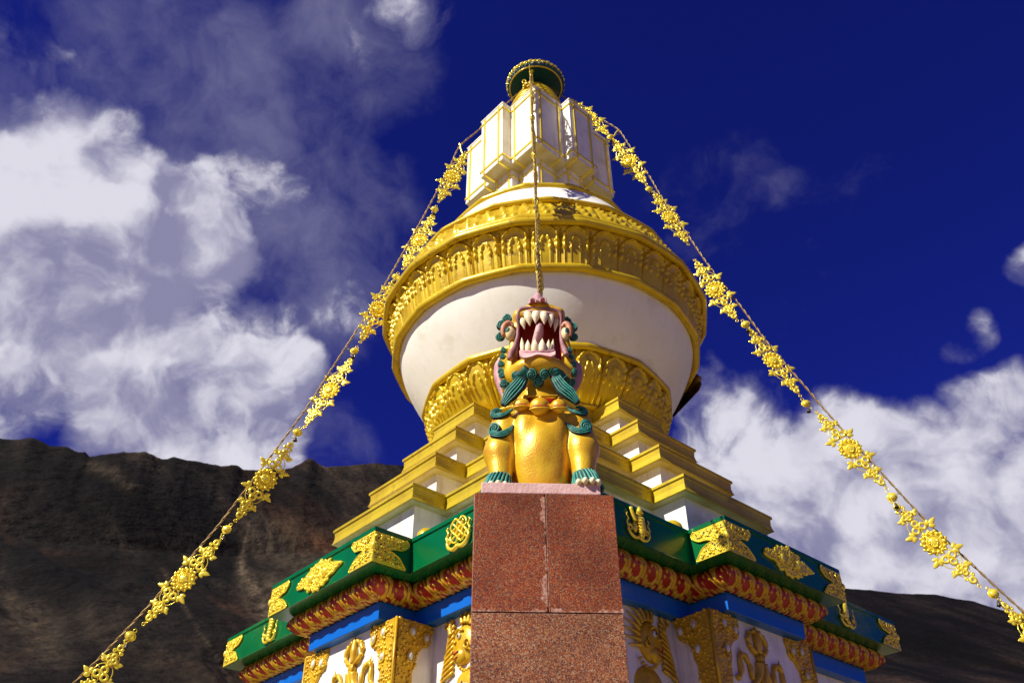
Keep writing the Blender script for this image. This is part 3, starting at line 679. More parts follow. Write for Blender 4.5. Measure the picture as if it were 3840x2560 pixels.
def vajra(k, x):
    mb = MB(); O, X, Y, N = face_frame(k, BD); O = O+X*x+UP*2.72
    P = lambda a, b_, n=.025: O+X*a+Y*b_+N*n
    mb.tube(spline([P(0, -.02), P(.0, .10), P(-.005, .20), P(0, .255)], 16), [.03, .034, .038, .042, .045, .046, .044, .04, .036, .03, .026, .022, .018, .014, .009, .004], 8)
    for sx in (-1, 1):
        mb.tube(spline([P(.02*sx, -.03), P(.10*sx, .0), P(.145*sx, .08), P(.12*sx, .15), P(.06*sx, .19), P(.03*sx, .20)], 26), .016+.012*np.abs(np.sin(np.linspace(0, 9, 26))), 7)
        for (a, b_) in ((.14, .04), (.155, .10), (.12, .17)): mb.ell(P(a*sx, b_), .026, .026, .022, X, Y, N, 8, 4)
    mb.ell(P(0, -.07), .055, .05, .035, X, Y, N, 12, 5)
    for i in range(7): mb.tube([P(-.045+.015*i, -.03, .05), P(-.03+.01*i, -.11, .05)], .007, 4)
    # flame scrolls either side
    for sx in (-1, 1):
        c = .30*sx
        mb.tube(spline([P(c-.12*sx, -.30), P(c-.11*sx, -.18), P(c-.06*sx, -.10), P(c, -.08), P(c+.045*sx, -.13), P(c+.05*sx, -.25), P(c+.12*sx, -.33)], 40), .018+.012*np.abs(np.sin(np.linspace(0, 14, 40))), 7)
        mb.tube(spline([P(c, -.08), P(c+.02*sx, -.05), P(c+.03*sx, -.015)], 8), np.linspace(.02, .003, 8), 6)
        mb.tube(spline([P(.03*sx, -.12), P(.05*sx, -.22), P(.12*sx, -.30), P(.2*sx, -.36)], 20), np.linspace(.05, .02, 20), 8)
    mb.tube([P(0, -.10), P(0, -.6)], .045, 8)
    return mb
sp(vajra(0, .13), 'vajra_relief', RGOLD); sp(vajra(1, -.13), 'vajra_relief', RGOLD)
def beast(k, x, D, s_):
    """lion guardian head and paw in relief on the recessed wall"""
    mb = MB(); O, X, Y, N = face_frame(k, D); O = O+X*x+UP*2.72; X = X*s_
    P = lambda a, b_, n=.03: O+X*a+Y*b_+N*n
    mb.ell(P(.02, -.02, 0), .17, .20, .07, X, Y, N, 20, 8); mb.ell(P(.05, -.13, .02), .10, .09, .07, X, Y, N, 14, 6)
    for i in range(9):           # mane locks sweeping back and up
        a = math.pi*(.45+.09*i); q = (.15*math.cos(a)*1.1, .17*math.sin(a)); e = (q[0]*1.9-.02, q[1]*1.75+.05)
        mb.tube(spline([P(q[0], q[1], .04), P((q[0]+e[0])/2+.02, (q[1]+e[1])/2, .04), P(e[0], e[1], .015)], 12), np.linspace(.028, .006, 12), 6)
    sp_ = [P(-.09+.045*t*math.cos(t*7), -.06+.045*t*math.sin(t*7), .075) for t in np.linspace(.15, 1.1, 26)]; mb.tube(sp_, np.linspace(.008, .016, 26), 6)
    mb.ell(P(.10, .0, .06), .03, .02, .03, X, Y, N, 8, 4); mb.tube(spline([P(-.02, .09, .07), P(.04, .11, .08), P(.09, .08, .07)], 10), .012, 6)
    for i in range(8): mb.ell(P(-.16+.035*i, -.28+.006*(i-3.5)**2, .03), .018, .02, .018, X, Y, N, 8, 4)
    for i in range(10):
        a = .24+.012*i; mb.tube(spline([P(.17, .20-.05*i, .02), P(a, .12-.05*i, .035), P(a-.02, .02-.05*i, .01)], 8), np.linspace(.02, .006, 8), 5)
    mb.tube(spline([P(.20, .26), P(.23, .18), P(.21, .10)], 10), np.linspace(.02, .035, 10), 7); mb.tube(spline([P(.28, .25), P(.30, .21), P(.25, .17)], 10), .018, 6)
    mb.ell(P(-.05, -.45, 0), .2, .2, .07, X, Y, N, 16, 6)
    o = sp(mb, 'lion_relief', RGOLD)
    j = MB(); j.ell(P(.035, .045, .07), .030, .034, .022, X, Y, N, 14, 5, 0, True); j.ell(P(.035, .045, .085), .014, .016, .012, X, Y, N, 10, 4, 1, True); j.build('eye', [PEARL, BLACK], o, SO)
    j = MB(); j.tube(spline([P(.02, -.10, .09), P(.08, -.12, .095), P(.12, -.08, .08)], 10), .006, 6); j.tube(spline([P(.03, -.15, .09), P(.08, -.165, .09), P(.11, -.15, .08)], 10), .005, 6); j.build('mouth', DRED, o, SO)
beast(1, -1.24, WA, 1); beast(0, 1.36, WA, -1)

# ------------------------------------------------------------------ granite pedestal
PR = R(6.2); ped = empty('granite_pedestal', (-.022, -5.945, -1.6), PR)
tag(ped, 'square column faced with polished red granite slabs carrying the golden lion statue', 'pedestal')
HW = .416; TOPZ = 2.385+1.6; JZ = 1.668+1.6
def slab(x0, x1, z0, z1, mt, side=0, label=None):
    mb = MB(); rot = Matrix.Rotation(side*math.pi/2, 3, 'Z'); X = np.array(rot @ Vector((1, 0, 0))); N = np.array(rot @ Vector((0, -1, 0)))
    mb.box(N*(HW-.012)+X*(x0+x1)/2+UP*(z0+z1)/2, X, -N, UP, (x1-x0)/2-.002, .012, (z1-z0)/2-.002)
    o = mb.build('granite_slab', mt, ped); bv = o.modifiers.new('bevel', 'BEVEL'); bv.width = .0025; bv.segments = 2
    if label: o['label'] = label
    return o
slab(-HW+.0, .002, JZ, TOPZ, GRAN1, 0, 'deep red granite slab with pale mortar stain'); slab(.006, HW, JZ, TOPZ, GRAN1); slab(-HW, HW, JZ-1.1, JZ-.004, GRAN2, 0, 'pinkish speckled granite slab'); slab(-HW, HW, 0, JZ-1.104, GRAN1)
for s_ in (1, 2, 3):
    slab(-HW+.026, HW-.026, JZ, TOPZ, GRAN1, s_); slab(-HW+.026, HW-.026, JZ-1.1, JZ-.004, GRAN2, s_); slab(-HW+.026, HW-.026, 0, JZ-1.104, GRAN1, s_)
b = MB(); b.box(UP*TOPZ/2, np.array((1, 0, 0)), np.array((0, 1, 0)), UP, HW-.0125, HW-.0125, TOPZ/2-.004); b.build('mortar_core', DGAP, ped)
b = MB()
def smear(x0, z0, x1, z1, nx, nz, w0, sd, n=70):      # pale mortar stain left beside a joint
    rr = random.Random(sd); ph = [rr.uniform(0, 6) for _ in range(5)]; a = []; c_ = []
    for i in range(n+1):
        t = i/n; w_ = w0*(.35+.30*math.sin(t*7+ph[0])+.22*math.sin(t*19+ph[1])+.16*math.sin(t*43+ph[2])+.12*math.sin(t*97+ph[3])); w_ = max(w_, .0006)
        p = np.array((x0+(x1-x0)*t, -HW-.0006, z0+(z1-z0)*t)); a.append(p+np.array((nx, 0, nz))*.0022); c_.append(p+np.array((nx, 0, nz))*(.0022+w_))
    q = np.array([a, c_]).transpose(1, 0, 2); b.grid(q, False, False, 0, False)
smear(.004, JZ+.03, .004, TOPZ-.02, -1, 0, .042, 1); smear(.004, JZ+.02, .004, TOPZ-.02, 1, 0, .007, 2); smear(-HW, JZ, -.01, JZ, 0, 1, .018, 3); smear(.02, JZ, HW, JZ, 0, 1, .028, 4); smear(-HW, JZ-.004, HW, JZ-.004, 0, -1, .004, 5)
b.build('mortar_smear', GROUT, ped)

# small white plastic box on the left side of the pedestal
bx = empty('junction_box', (-.43, -6.12, 1.30)); tag(bx, 'small white plastic box fixed to the left side of the granite pedestal', 'electrical box')
b = MB(); b.box(np.array((-.012, 0, 0)), np.array((1, 0, 0)), np.array((0, 1, 0)), UP, .016, .05, .065); o = b.build('housing', PLAST, bx); bv = o.modifiers.new('bevel', 'BEVEL'); bv.width = .006; bv.segments = 3
b = MB(); b.plate([(0, -.02), (.014, -.01), (.02, .0), (.018, .07), (0, .10)], np.array((-.028, -.045, -.02)), np.array((-1, 0, 0)), UP, np.array((0, 1, 0)), .09); b.build('cover', PLAST, bx, recalc=True)

# ------------------------------------------------------------------ golden lion statue
LO = np.array((.01, -6.0, 2.39)); lion = empty('lion_statue', tuple(LO))
tag(lion, 'seated golden guardian lion with teal mane roaring upwards on a pink plinth', 'lion statue')
def e_(p, c, r):
    q = (p-np.array(c))/np.array(r); k0 = np.linalg.norm(q, axis=-1); k1 = np.linalg.norm(q/np.array(r), axis=-1)+1e-9; return k0*(k0-1)/k1
def cap_(p, a, b_, ra, rb):
    a, b_ = np.array(a), np.array(b_); d = b_-a; t = np.clip(((p-a)@d)/(d@d), 0, 1); return np.linalg.norm(p-a-t[..., None]*d, axis=-1)-(ra+(rb-ra)*t)
def smin(a, b_, k): h = np.clip(.5+.5*(b_-a)/k, 0, 1); return b_*(1-h)+a*h-k*h*(1-h)
CX = .01
def cavity(p):
    z = p[..., 2]; hw = np.interp(z, [3.44, 3.50, 3.62, 3.80, 3.90], [.120, .150, .150, .142, .120]); x = np.abs(p[..., 0]-.018)-hw
    zz = np.maximum(3.475-z, z-3.885); yb = -5.98-.05*np.clip((z-3.7)/.2, -1, 1); y = p[..., 1]-yb
    return np.maximum(np.maximum(x, zz), y)
def body(p):
    f = e_(p, (CX, -5.96, 2.78), (.27, .22, .38))
    f = smin(f, e_(p, (CX, -6.11, 2.78), (.188, .20, .30)), .05)
    for s_ in (-1, 1):
        f = smin(f, e_(p, (CX+s_*.092, -6.18, 2.90), (.095, .105, .20)), .022)
        f = smin(f, e_(p, (CX+s_*.078, -6.165, 2.70), (.10, .105, .20)), .03)
        f = smin(f, e_(p, (CX+s_*.275, -5.95, 2.64), (.085, .20, .19)), .04)
        f = smin(f, e_(p, (CX+s_*.235, -6.11, 2.97), (.105, .12, .14)), .05)
    f = smin(f, e_(p, (CX, -6.10, 2.55), (.155, .16, .16)), .05)
    for s_ in (-1, 1):
        g = cap_(p, (CX+s_*.226, -6.13, 2.98), (CX+s_*.264, -6.170, 2.78), .105, .100)
        g = smin(g, cap_(p, (CX+s_*.264, -6.170, 2.78), (CX+s_*.257, -6.21, 2.54), .100, .062), .04)
        g = smin(g, e_(p, (CX+s_*.266, -6.245, 2.475), (.085, .085, .045)), .02)
        f = smin(f, g, .018)
    f = smin(f, cap_(p, (CX, -6.06, 3.02), (CX+.003, -6.04, 3.40), .19, .145), .05)
    h = e_(p, (.008, -6.03, 3.46), (.235, .20, .20))
    h = smin(h, e_(p, (.018, -5.98, 3.74), (.19, .18, .25)), .06)
    h = smin(h, e_(p, (.010, -6.19, 3.41), (.185, .130, .085)), .05)        # chin
    h = smin(h, e_(p, (.010, -6.09, 3.40), (.235, .175, .105)), .05)
    for s_ in (-1, 1):
        h = smin(h, cap_(p, (.014+s_*.205, -6.13, 3.43), (.02+s_*.150, -6.12, 3.88), .045, .04), .03)
    h = smin(h, cap_(p, (-.115, -6.15, 3.925), (.155, -6.15, 3.925), .055, .055), .03)
    h = smin(h, e_(p, (.020, -6.11, 3.965), (.14, .115, .065)), .04)
    h = smin(h, e_(p, (.021, -6.09, 4.015), (.085, .10, .055)), .04)
    f = smin(f, h, .05)
    f = np.maximum(f, -cavity(p))
    f = np.maximum(f, 2.455-p[..., 2])
    return f
def surface_nets(fn, lo, hi, h):
    ax = [np.arange(lo[i], hi[i]+h, h) for i in range(3)]; n = [len(a) for a in ax]
    G3 = np.stack(np.meshgrid(*ax, indexing='ij'), -1); F = fn(G3.reshape(-1, 3)).reshape(n)
    sgn = F < 0; cs = np.zeros([k-1 for k in n], int); acc = np.zeros([k-1 for k in n]+[3]); cnt = np.zeros([k-1 for k in n])
    sl = lambda a, o, L_: slice(o, L_-1+o)
    for d in range(3):
        for o1 in (0, 1):
            for o2 in (0, 1):
                off = [0, 0, 0]; oth = [q for q in range(3) if q != d]; off[oth[0]] = o1; off[oth[1]] = o2; off2 = off[:]; off2[d] = 1
                A_ = F[tuple(slice(off[q], n[q]-1+off[q]) for q in range(3))]; B_ = F[tuple(slice(off2[q], n[q]-1+off2[q]) for q in range(3))]
                cr = (A_ < 0) != (B_ < 0); t = np.where(cr, A_/(A_-B_+1e-12), 0)
                P = np.array(off, float)*np.ones(list(A_.shape)+[3]); P[..., d] = t
                acc += P*cr[..., None]; cnt += cr
    act = cnt > 0; idx = -np.ones(act.shape, int); idx[act] = np.arange(act.sum()); ijk = np.argwhere(act)
    V = (ijk+acc[act]/cnt[act][:, None])*h+np.array(lo); quads = []
    for d in range(3):
        a1, a2 = [(1, 2), (2, 0), (0, 1)][d]
        s0 = [slice(1, n[q]-1) for q in range(3)]; s0[d] = slice(0, n[d]-1); s1 = s0[:]; s1[d] = slice(1, n[d])
        A_ = sgn[tuple(s0)]; B_ = sgn[tuple(s1)]; cr = np.argwhere(A_ != B_)
        if not len(cr): continue
        fl = A_[tuple(cr.T)]; base = cr.copy()
        for q in range(3):
            if q != d: base[:, q] += 1
        def id_(o1, o2): q = base.copy(); q[:, a1] -= o1; q[:, a2] -= o2; return idx[tuple(q.T)]
        Q = np.stack([id_(1, 1), id_(0, 1), id_(0, 0), id_(1, 0)], 1); Q[~fl] = Q[~fl][:, ::-1]; quads.append(Q)
    return V, np.concatenate(quads)
def lpart(mb, name, mt, parent=None, label=None):
    o = mb.build(name, mt, parent or lion, LO)
    if label: o['label'] = label
    return o
V, Q = surface_nets(body, (-.40, -6.36, 2.45), (.42, -5.70, 4.12), .0095)
red = (np.abs(cavity(V)) < .008)
fr = red[Q].all(1)
for nm, sel, mt in (('body', ~fr, LGOLD), ('mouth', fr, DRED)):
    q = Q[sel]; used = np.unique(q); mp = -np.ones(len(V), int); mp[used] = np.arange(len(used))
    b = MB(); b.add(V[used], mp[q], 0, True); lpart(b, nm, mt)
def cast(px, py, y0=-6.6):
    """first hit of the photograph's rays on the sculpted body"""
    px, py = np.asarray(px, float), np.asarray(py, float); D = FW[None]+CR[None]*((px-1920)/FOC)[:, None]+CU[None]*((1280-py)/FOC)[:, None]; D /= np.linalg.norm(D, axis=1)[:, None]
    t = (y0+CAMD)/D[:, 1]; hit = np.zeros(len(px), bool)
    for _ in range(110):
        f = body(CO+D*t[:, None]); hit |= f < .0015; t = t+np.where(hit, 0, np.clip(f*.6, .001, .05))
    P = CO+D*t[:, None]; ok = hit & (P[:, 1] < -5.7); e = 2e-3
    Nn = np.stack([body(P+np.eye(3)[i]*e)-body(P-np.eye(3)[i]*e) for i in range(3)], 1); Nn /= np.linalg.norm(Nn, axis=1)[:, None]+1e-9
    return P, Nn, ok
cA = lambda u, v: (1700+u/1.96, 1050+v/1.96)
cH = lambda u, v: (1820+u/4.9, 1080+v/4.9)
cB = lambda u, v: (1780+u/4.356, 1500+v/4.356)
def drape(path, n, yfall):
    """spline through photo points laid on the body; where it hangs free it keeps the given depth"""
    pts = spline(path, n); P, Nn, ok = cast(pts[:, 0], pts[:, 1])
    F = np.array([W(a, b_, yfall) for a, b_ in pts]); use = ok & (P[:, 1] < yfall+.07)
    return np.where(use[:, None], P, F), np.where(use[:, None], Nn, np.array((0, -1, 0.2)))
def lock(name, path, wid, nstr=4, lift=.010, yfall=-6.15, rad=None, n=44, mats=None, sm=2):
    path = np.asarray(path, float); mb = MB(); wd = np.interp(np.linspace(0, 1, n), np.linspace(0, 1, len(wid)), wid)
    pc = spline(path, n); T = np.gradient(pc, axis=0); T /= np.linalg.norm(T, axis=1)[:, None]; Pn = np.stack([-T[:, 1], T[:, 0]], 1)
    C0, N0, ok = cast(pc[:, 0], pc[:, 1]); F = np.array([W(a, b_, yfall) for a, b_ in pc]); use = ok & (C0[:, 1] < yfall+.06)
    dep = np.where(use, C0[:, 1], yfall); ker = np.ones(7)/7; dep = np.convolve(np.pad(dep, 3, 'edge'), ker, 'valid')
    Nm = np.where(use[:, None], N0, (0, -1, 0)); Nm = np.stack([np.convolve(np.pad(Nm[:, i], 3, 'edge'), ker, 'valid') for i in range(3)], 1); Nm /= np.linalg.norm(Nm, axis=1)[:, None]
    sc = 1/(FOC/6.0)*1.0
    cen = np.array([W(a, b_, y) for (a, b_), y in zip(pc, dep)]); L0 = np.array([W(a+c_*1, b_+d*1, y) for (a, b_), (c_, d), y in zip(pc, Pn, dep)])-cen
    L0 = L0-Nm*(L0*Nm).sum(1)[:, None]
    mlen = np.linalg.norm(L0, axis=1); L0 /= mlen[:, None]; wm = wd*mlen
    mb.tube(cen+Nm*lift*.2, np.maximum(wm*.95, .002), 10, 1, flat=min(1, .5), up=Nm)
    for k in range(nstr):
        s_ = (k+.5)/nstr*2-1; st = cen+L0*(s_*wm*.92)[:, None]+Nm*(lift+wm*.42*math.sqrt(1-s_*s_*.9))[:, None]
        mb.tube(st, np.maximum(wm/nstr*(.56 if rad is None else rad), .0012), 6, 0)
    return lpart(mb, name, mats or [TEAL, BLACK])
def swirl(name, cx, cy, r_, turns=2.1, hand=1, yfall=-6.12, lift=.0, a0=0, dome=.5, mats=None, face=None):
    P, Nn, ok = cast([cx], [cy]); c = P[0] if ok[0] and P[0][1] < yfall+.05 else W(cx, cy, yfall); N = Nn[0] if ok[0] and P[0][1] < yfall+.05 else np.array((0, -1, 0.))
    if face is not None: N = np.array(face, float)
    N = N*.6+np.array((0, -.8, -.35)); N /= np.linalg.norm(N); Z = N; X = np.cross(UP, Z); X /= np.linalg.norm(X); Y = np.cross(Z, X)
    rm = np.linalg.norm(W(cx+r_, cy, c[1])-W(cx, cy, c[1])); mb = MB(); c = c+N*lift
    mb.ell(c, rm*.97, rm*.97, rm*.62, X, Y, Z, 18, 10, 1)
    for ph in (0, math.pi):
        t = np.linspace(0, 1, 40); rr = rm*(.06+.88*t); a = a0+ph+hand*turns*2*math.pi*(t**.8)*.62
        zz = rm*(.62*np.sqrt(np.clip(1-(rr/rm)**2, 0, 1)))+rm*.05
        mb.tube(c+X*(rr*np.cos(a))[:, None]+Y*(rr*np.sin(a))[:, None]+Z*zz[:, None], rm*(.06+.10*t), 6, 0)
    return lpart(mb, name, mats or [TEAL, BLACK])
# mane curls beside the brows and down the cheeks
for (u, v, r_, h_) in ((400, 575, 95, 1), (300, 700, 100, -1), (275, 900, 92, 1), (335, 1145, 62, -1), (318, 1260, 60, 1), (290, 1400, 66, -1), (285, 1530, 62, 1)):
    x, y = cH(u, v); swirl('mane_curl', x, y, r_/4.9, hand=h_, yfall=-6.10)
for (u, v, r_, h_) in ((1500, 620, 90, -1), (1610, 730, 90, 1), (1620, 900, 88, -1), (1545, 1150, 60, 1), (1580, 1270, 60, -1), (1620, 1400, 62, 1), (1640, 1530, 60, -1)):
    x, y = cH(u, v); swirl('mane_curl', x, y, r_/4.9, hand=h_, yfall=-6.10)
for (u, v, r_, h_) in ((357, 700, 26, 1), (372, 765, 34, -1), (405, 775, 34, 1), (462, 705, 36, -1), (885, 690, 26, -1), (865, 755, 36, 1), (835, 745, 34, -1)):
    x, y = cA(u, v); swirl('mane_curl', x, y, r_/1.96, hand=h_, yfall=-6.14)
# beard: three curls under the chin and two long swept locks
for (u, v, r_, h_) in ((580, 692, 44, 1), (668, 692, 40, -1), (625, 755, 42, 1)):
    x, y = cA(u, v); swirl('beard_curl', x, y, r_/1.96, hand=h_, yfall=-6.24, lift=.02)
lock('beard_lock', [cA(*q) for q in ((470, 690), (505, 680), (530, 650))], np.array([26, 26, 14])/1.96, 4, .02, -6.26)
lock('beard_lock', [cA(*q) for q in ((525, 640), (520, 710), (480, 780), (420, 850), (365, 925))], np.array([16, 34, 50, 52, 24])/1.96, 5, .02, -6.27)
lock('beard_lock', [cA(*q) for q in ((735, 645), (745, 710), (800, 800), (860, 850), (915, 910))], np.array([22, 38, 50, 48, 24])/1.96, 5, .02, -6.27)
lock('beard_lock', [cA(*q) for q in ((745, 650), (790, 690), (820, 725))], np.array([16, 28, 22])/1.96, 4, .02, -6.24)
lock('beard_lock', [cA(*q) for q in ((525, 625), (545, 660), (548, 700))], np.array([6, 16, 20])/1.96, 3, .02, -6.27)
lock('beard_lock', [cA(*q) for q in ((722, 640), (708, 665), (704, 700))], np.array([6, 12, 14])/1.96, 3, .02, -6.27)
# shoulder flames
for q, wd in ((((625, 140), (520, 235), (400, 275), (310, 262), (300, 205), (370, 160), (450, 175)), (8, 40, 52, 48, 36, 24, 10)),
              (((640, 410), (540, 520), (420, 585), (310, 560), (275, 470), (315, 415), (375, 425)), (8, 46, 62, 58, 46, 34, 18)),
              (((1480, 95), (1590, 180), (1720, 225), (1810, 220), (1790, 160), (1720, 125), (1650, 120)), (8, 40, 46, 40, 30, 22, 10)),
              (((1475, 365), (1600, 480), (1740, 530), (1850, 485), (1860, 395), (1790, 355), (1735, 385)), (8, 46, 62, 58, 46, 34, 18))):
    lock('shoulder_flame', [cB(*a) for a in q], np.array(wd)*1.12/4.356, 4, .008, -6.2, n=60)
for (u, v, r_, h_) in ((335, 480, 108, 1), (1805, 450, 108, -1), (365, 215, 62, 1), (1745, 175, 56, -1)):
    x, y = cB(u, v); swirl('shoulder_curl', x, y, r_/4.356, hand=h_, yfall=-6.1, dome=.3)
# paws: teal fur cuff and white claws
for s_ in (-1, 1):
    mb = MB(); cx = CX+s_*.266; nst = 17
    prof = [(.068, 2.585), (.074, 2.555), (.083, 2.51), (.094, 2.465)]
    a_ = np.linspace(-math.pi*1.0, math.pi*1.0, 60)
    P = np.array([[(cx+r_*math.sin(t)*1.0+s_*(.004*i), -6.215-.02*i/3-r_*math.cos(t), z) for i, (r_, z) in enumerate(prof)] for t in a_]); mb.grid(P, False, False, 1, True)
    for t in np.linspace(-math.pi*.75, math.pi*.75, nst):
        pts = [(cx+(r_+.003)*math.sin(t+.35*s_*i/3)+s_*(.004*i), -6.215-.02*i/3-(r_+.003)*math.cos(t+.35*s_*i/3), z) for i, (r_, z) in enumerate(prof)]
        mb.tube(spline(pts, 10), np.linspace(.0055, .0100, 10), 6, 0)
    pw = lpart(mb, 'paw_fur', [TEAL, BLACK])
    for i in range(4):
        t = (-.75+.5*i)+.1*s_; c = np.array((cx+s_*.01+.088*math.sin(t), -6.255-.090*math.cos(t), 2.470)); mb = MB(); mb.ell(c, .019, .026, .022, n=12, m=8); lpart(mb, 'claw', BONE, pw)
# collar with three round bells
mb = MB(); P, Nn, ok = cast(*np.array([cA(u, 888) for u in np.linspace(500, 790, 24)]).T); mb.tube(P+Nn*.004, .020, 8, 0, flat=.4, up=Nn); col = lpart(mb, 'collar', RED)
mb = MB()
for u, v0, v1 in ((512, 860, 905), (640, 855, 900), (765, 868, 910)):
    P, Nn, ok = cast(*np.array([cA(u+(t*5), v0+(v1-v0)*t) for t in np.linspace(0, 1, 8)]).T); mb.tube(P+Nn*.014, .015, 6, 0, flat=.4, up=Nn)
P, Nn, ok = cast(*np.array([cA(u, 862-abs(u-640)*.03) for u in np.linspace(505, 790, 24)]).T); mb.tube(P+Nn*.012, .009, 6)
lpart(mb, 'collar_strap', LGOLD, col)
for u, v, ru, rv in ((505, 940, 58, 42), (636, 950, 68, 56), (775, 950, 55, 46)):
    P, Nn, ok = cast([cA(u, v)[0]], [cA(u, v)[1]]); c = P[0]+np.array((0, -.035, 0)); k = 1.12/1.96/590
    mb = MB(); mb.ell(c, ru*k, rv*k*1.0, rv*k*1.15, (1, 0, 0), (0, 1, 0), (0, 0, 1), 20, 12); be = lpart(mb, 'collar_bell', LGOLD)
    mb = MB(); a = np.linspace(-1.15, 1.15, 20); mb.tube([c+np.array((ru*k*1.0*math.sin(t), -rv*k*1.0*math.cos(t)*.98, -rv*k*.30-.25*rv*k*math.cos(t))) for t in a], [.0028+.004*math.cos(t*1.2) for t in a], 6); lpart(mb, 'slot', DRED, be)
    mb = MB(); mb.tube([c+np.array((ru*k*1.06*math.sin(t), -rv*k*1.03*math.cos(t), -rv*k*.50-.30*rv*k*math.cos(t))) for t in a], .0065, 6); lpart(mb, 'lip_rim', LGOLD, be)
# lips
def px_tube(name, pts, rad, yf, mt, n=60, flat=1, nn_=8):
    s_ = spline(pts, n); y = np.interp(np.linspace(0, 1, n), np.linspace(0, 1, len(yf)), yf); P = np.array([W(a, b_, c_) for (a, b_), c_ in zip(s_, y)])
    r_ = np.interp(np.linspace(0, 1, n), np.linspace(0, 1, len(rad)), rad); mb = MB(); mb.tube(P, r_, nn_, 0, flat=flat); return lpart(mb, name, mt)
px_tube('upper_lip', [cH(*q) for q in ((450, 1310), (480, 1190), (545, 1060), (590, 880), (600, 700), (595, 520), (640, 400), (780, 365), (980, 375), (1180, 392), (1330, 420), (1395, 520), (1390, 700), (1390, 880), (1420, 1040), (1465, 1160), (1495, 1235))],
        [.020, .024, .017, .012, .011, .014, .015, .013, .012, .013, .015, .014, .011, .012, .017, .024, .018], [-6.21, -6.20, -6.18, -6.17, -6.17, -6.19, -6.20, -6.21, -6.21, -6.21, -6.20, -6.19, -6.17, -6.17, -6.18, -6.20, -6.21], LIPM, 80)
px_tube('upper_gum', [cH(*q) for q in ((640, 560), (680, 480), (760, 430), (850, 425), (900, 435), (1000, 440), (1080, 440), (1150, 455), (1240, 480), (1310, 540), (1345, 610))], [.010]*11, [-6.16, -6.19, -6.21, -6.22, -6.22, -6.22, -6.22, -6.22, -6.21, -6.19, -6.16], PINK, 60)
mb = MB(); pts = spline([cH(*q) for q in ((622, 1175), (700, 1185), (830, 1190), (960, 1180), (1100, 1190), (1200, 1190), (1285, 1165))], 40); low = spline([cH(*q) for q in ((630, 1240), (700, 1275), (830, 1255), (960, 1215), (1100, 1235), (1200, 1250), (1288, 1210))], 40)
a_ = np.array([W(x, y, -6.30) for x, y in pts]); c_ = np.array([W(x, y, -6.335) for x, y in low]); bk = np.array([W(x, y-4, -6.22) for x, y in pts]); bk2 = c_+np.array((0, .03, .004))
mb.grid(np.stack([bk, a_, c_, bk2], 1), False, False, 0, False); lpart(mb, 'lower_lip', PALE)
px_tube('lower_gum', [cH(*q) for q in ((650, 1160), (730, 1175), (790, 1168), (840, 1182), (910, 1172), (970, 1180), (1040, 1170), (1110, 1182), (1160, 1172), (1210, 1170), (1260, 1150))], [.012]*11, [-6.24, -6.27, -6.28, -6.285, -6.29, -6.29, -6.29, -6.28, -6.27, -6.26, -6.24], PINK, 60)
# teeth
UT = [(672, 560, 722, 762, 62, -6.17), (775, 440, 820, 702, 82, -6.20), (930, 442, 925, 660, 78, -6.225), (1075, 450, 1085, 675, 76, -6.225), (1210, 475, 1200, 728, 62, -6.20), (1312, 560, 1275, 812, 50, -6.17)]
LT = [(690, 1165, 668, 905, 44, -6.23), (786, 1170, 780, 945, 54, -6.255), (906, 1175, 916, 928, 66, -6.27), (1040, 1175, 1048, 922, 68, -6.27), (1155, 1165, 1166, 938, 44, -6.25), (1226, 1150, 1248, 932, 34, -6.22)]
for (u0_, v0, u1, v1, hw, y) in UT+LT:
    k = 1/4.9/540; a, c_ = W(*cH(u0_, v0), y), W(*cH(u1, v1), y); t = np.linspace(0, 1, 14)[:, None]; up_ = v1 > v0
    mid = (a+c_)/2+np.array((0, -.012, 0)); P = (1-t)**2*a+2*t*(1-t)*(mid)+t*t*c_
    r_ = hw*k*np.interp(t[:, 0], [0, .12, .45, .68, .88, 1], [.80, 1.0, .98, .62, .22, .04]); mb = MB(); mb.tube(P, r_, 12, 0, flat=.75, up=(0, -1, 0)); lpart(mb, 'tooth', BONE)
# tongue
px_tube('tongue', [cH(*q) for q in ((930, 1080), (955, 960), (985, 820), (1000, 700), (1003, 640))], [.050, .050, .047, .038, .018], [-6.10, -6.13, -6.17, -6.19, -6.20], PALE, 30, .7, 14)
# nose with nostrils
def pillow(poly, ye, yc, back=.05, n=48, mid=None):
    q = spline(poly, n, True); c0 = q.mean(0) if mid is None else np.array(mid); rings = []
    for sc, y in ((.96, ye+back), (1.0, ye+.004), (.97, ye-.012), (.86, ye+(yc-ye)*.55), (.66, ye+(yc-ye)*.82), (.4, ye+(yc-ye)*.95), (.12, yc)):
        rings.append([W(*(c0+(p-c0)*sc), y) for p in q])
    mb = MB(); P = np.array(rings).transpose(1, 0, 2); mb.grid(P, True, False, 0, True); k = len(rings)
    o = len(mb.v); mb.v.append(tuple(W(*c0, yc))); mb.f += [(i*k+k-1, ((i+1) % n)*k+k-1, o) for i in range(n)]; mb.m += [0]*n; mb.sm += [True]*n
    return mb
mb = pillow([cH(*q) for q in ((962, 84), (1000, 100), (1045, 150), (1090, 205), (1135, 260), (1158, 296), (1080, 284), (962, 272), (850, 284), (768, 294), (795, 250), (842, 190), (885, 135), (925, 98))], -6.195, -6.262, .07, mid=cH(962, 215))
nose = lpart(mb, 'nose', PINK)
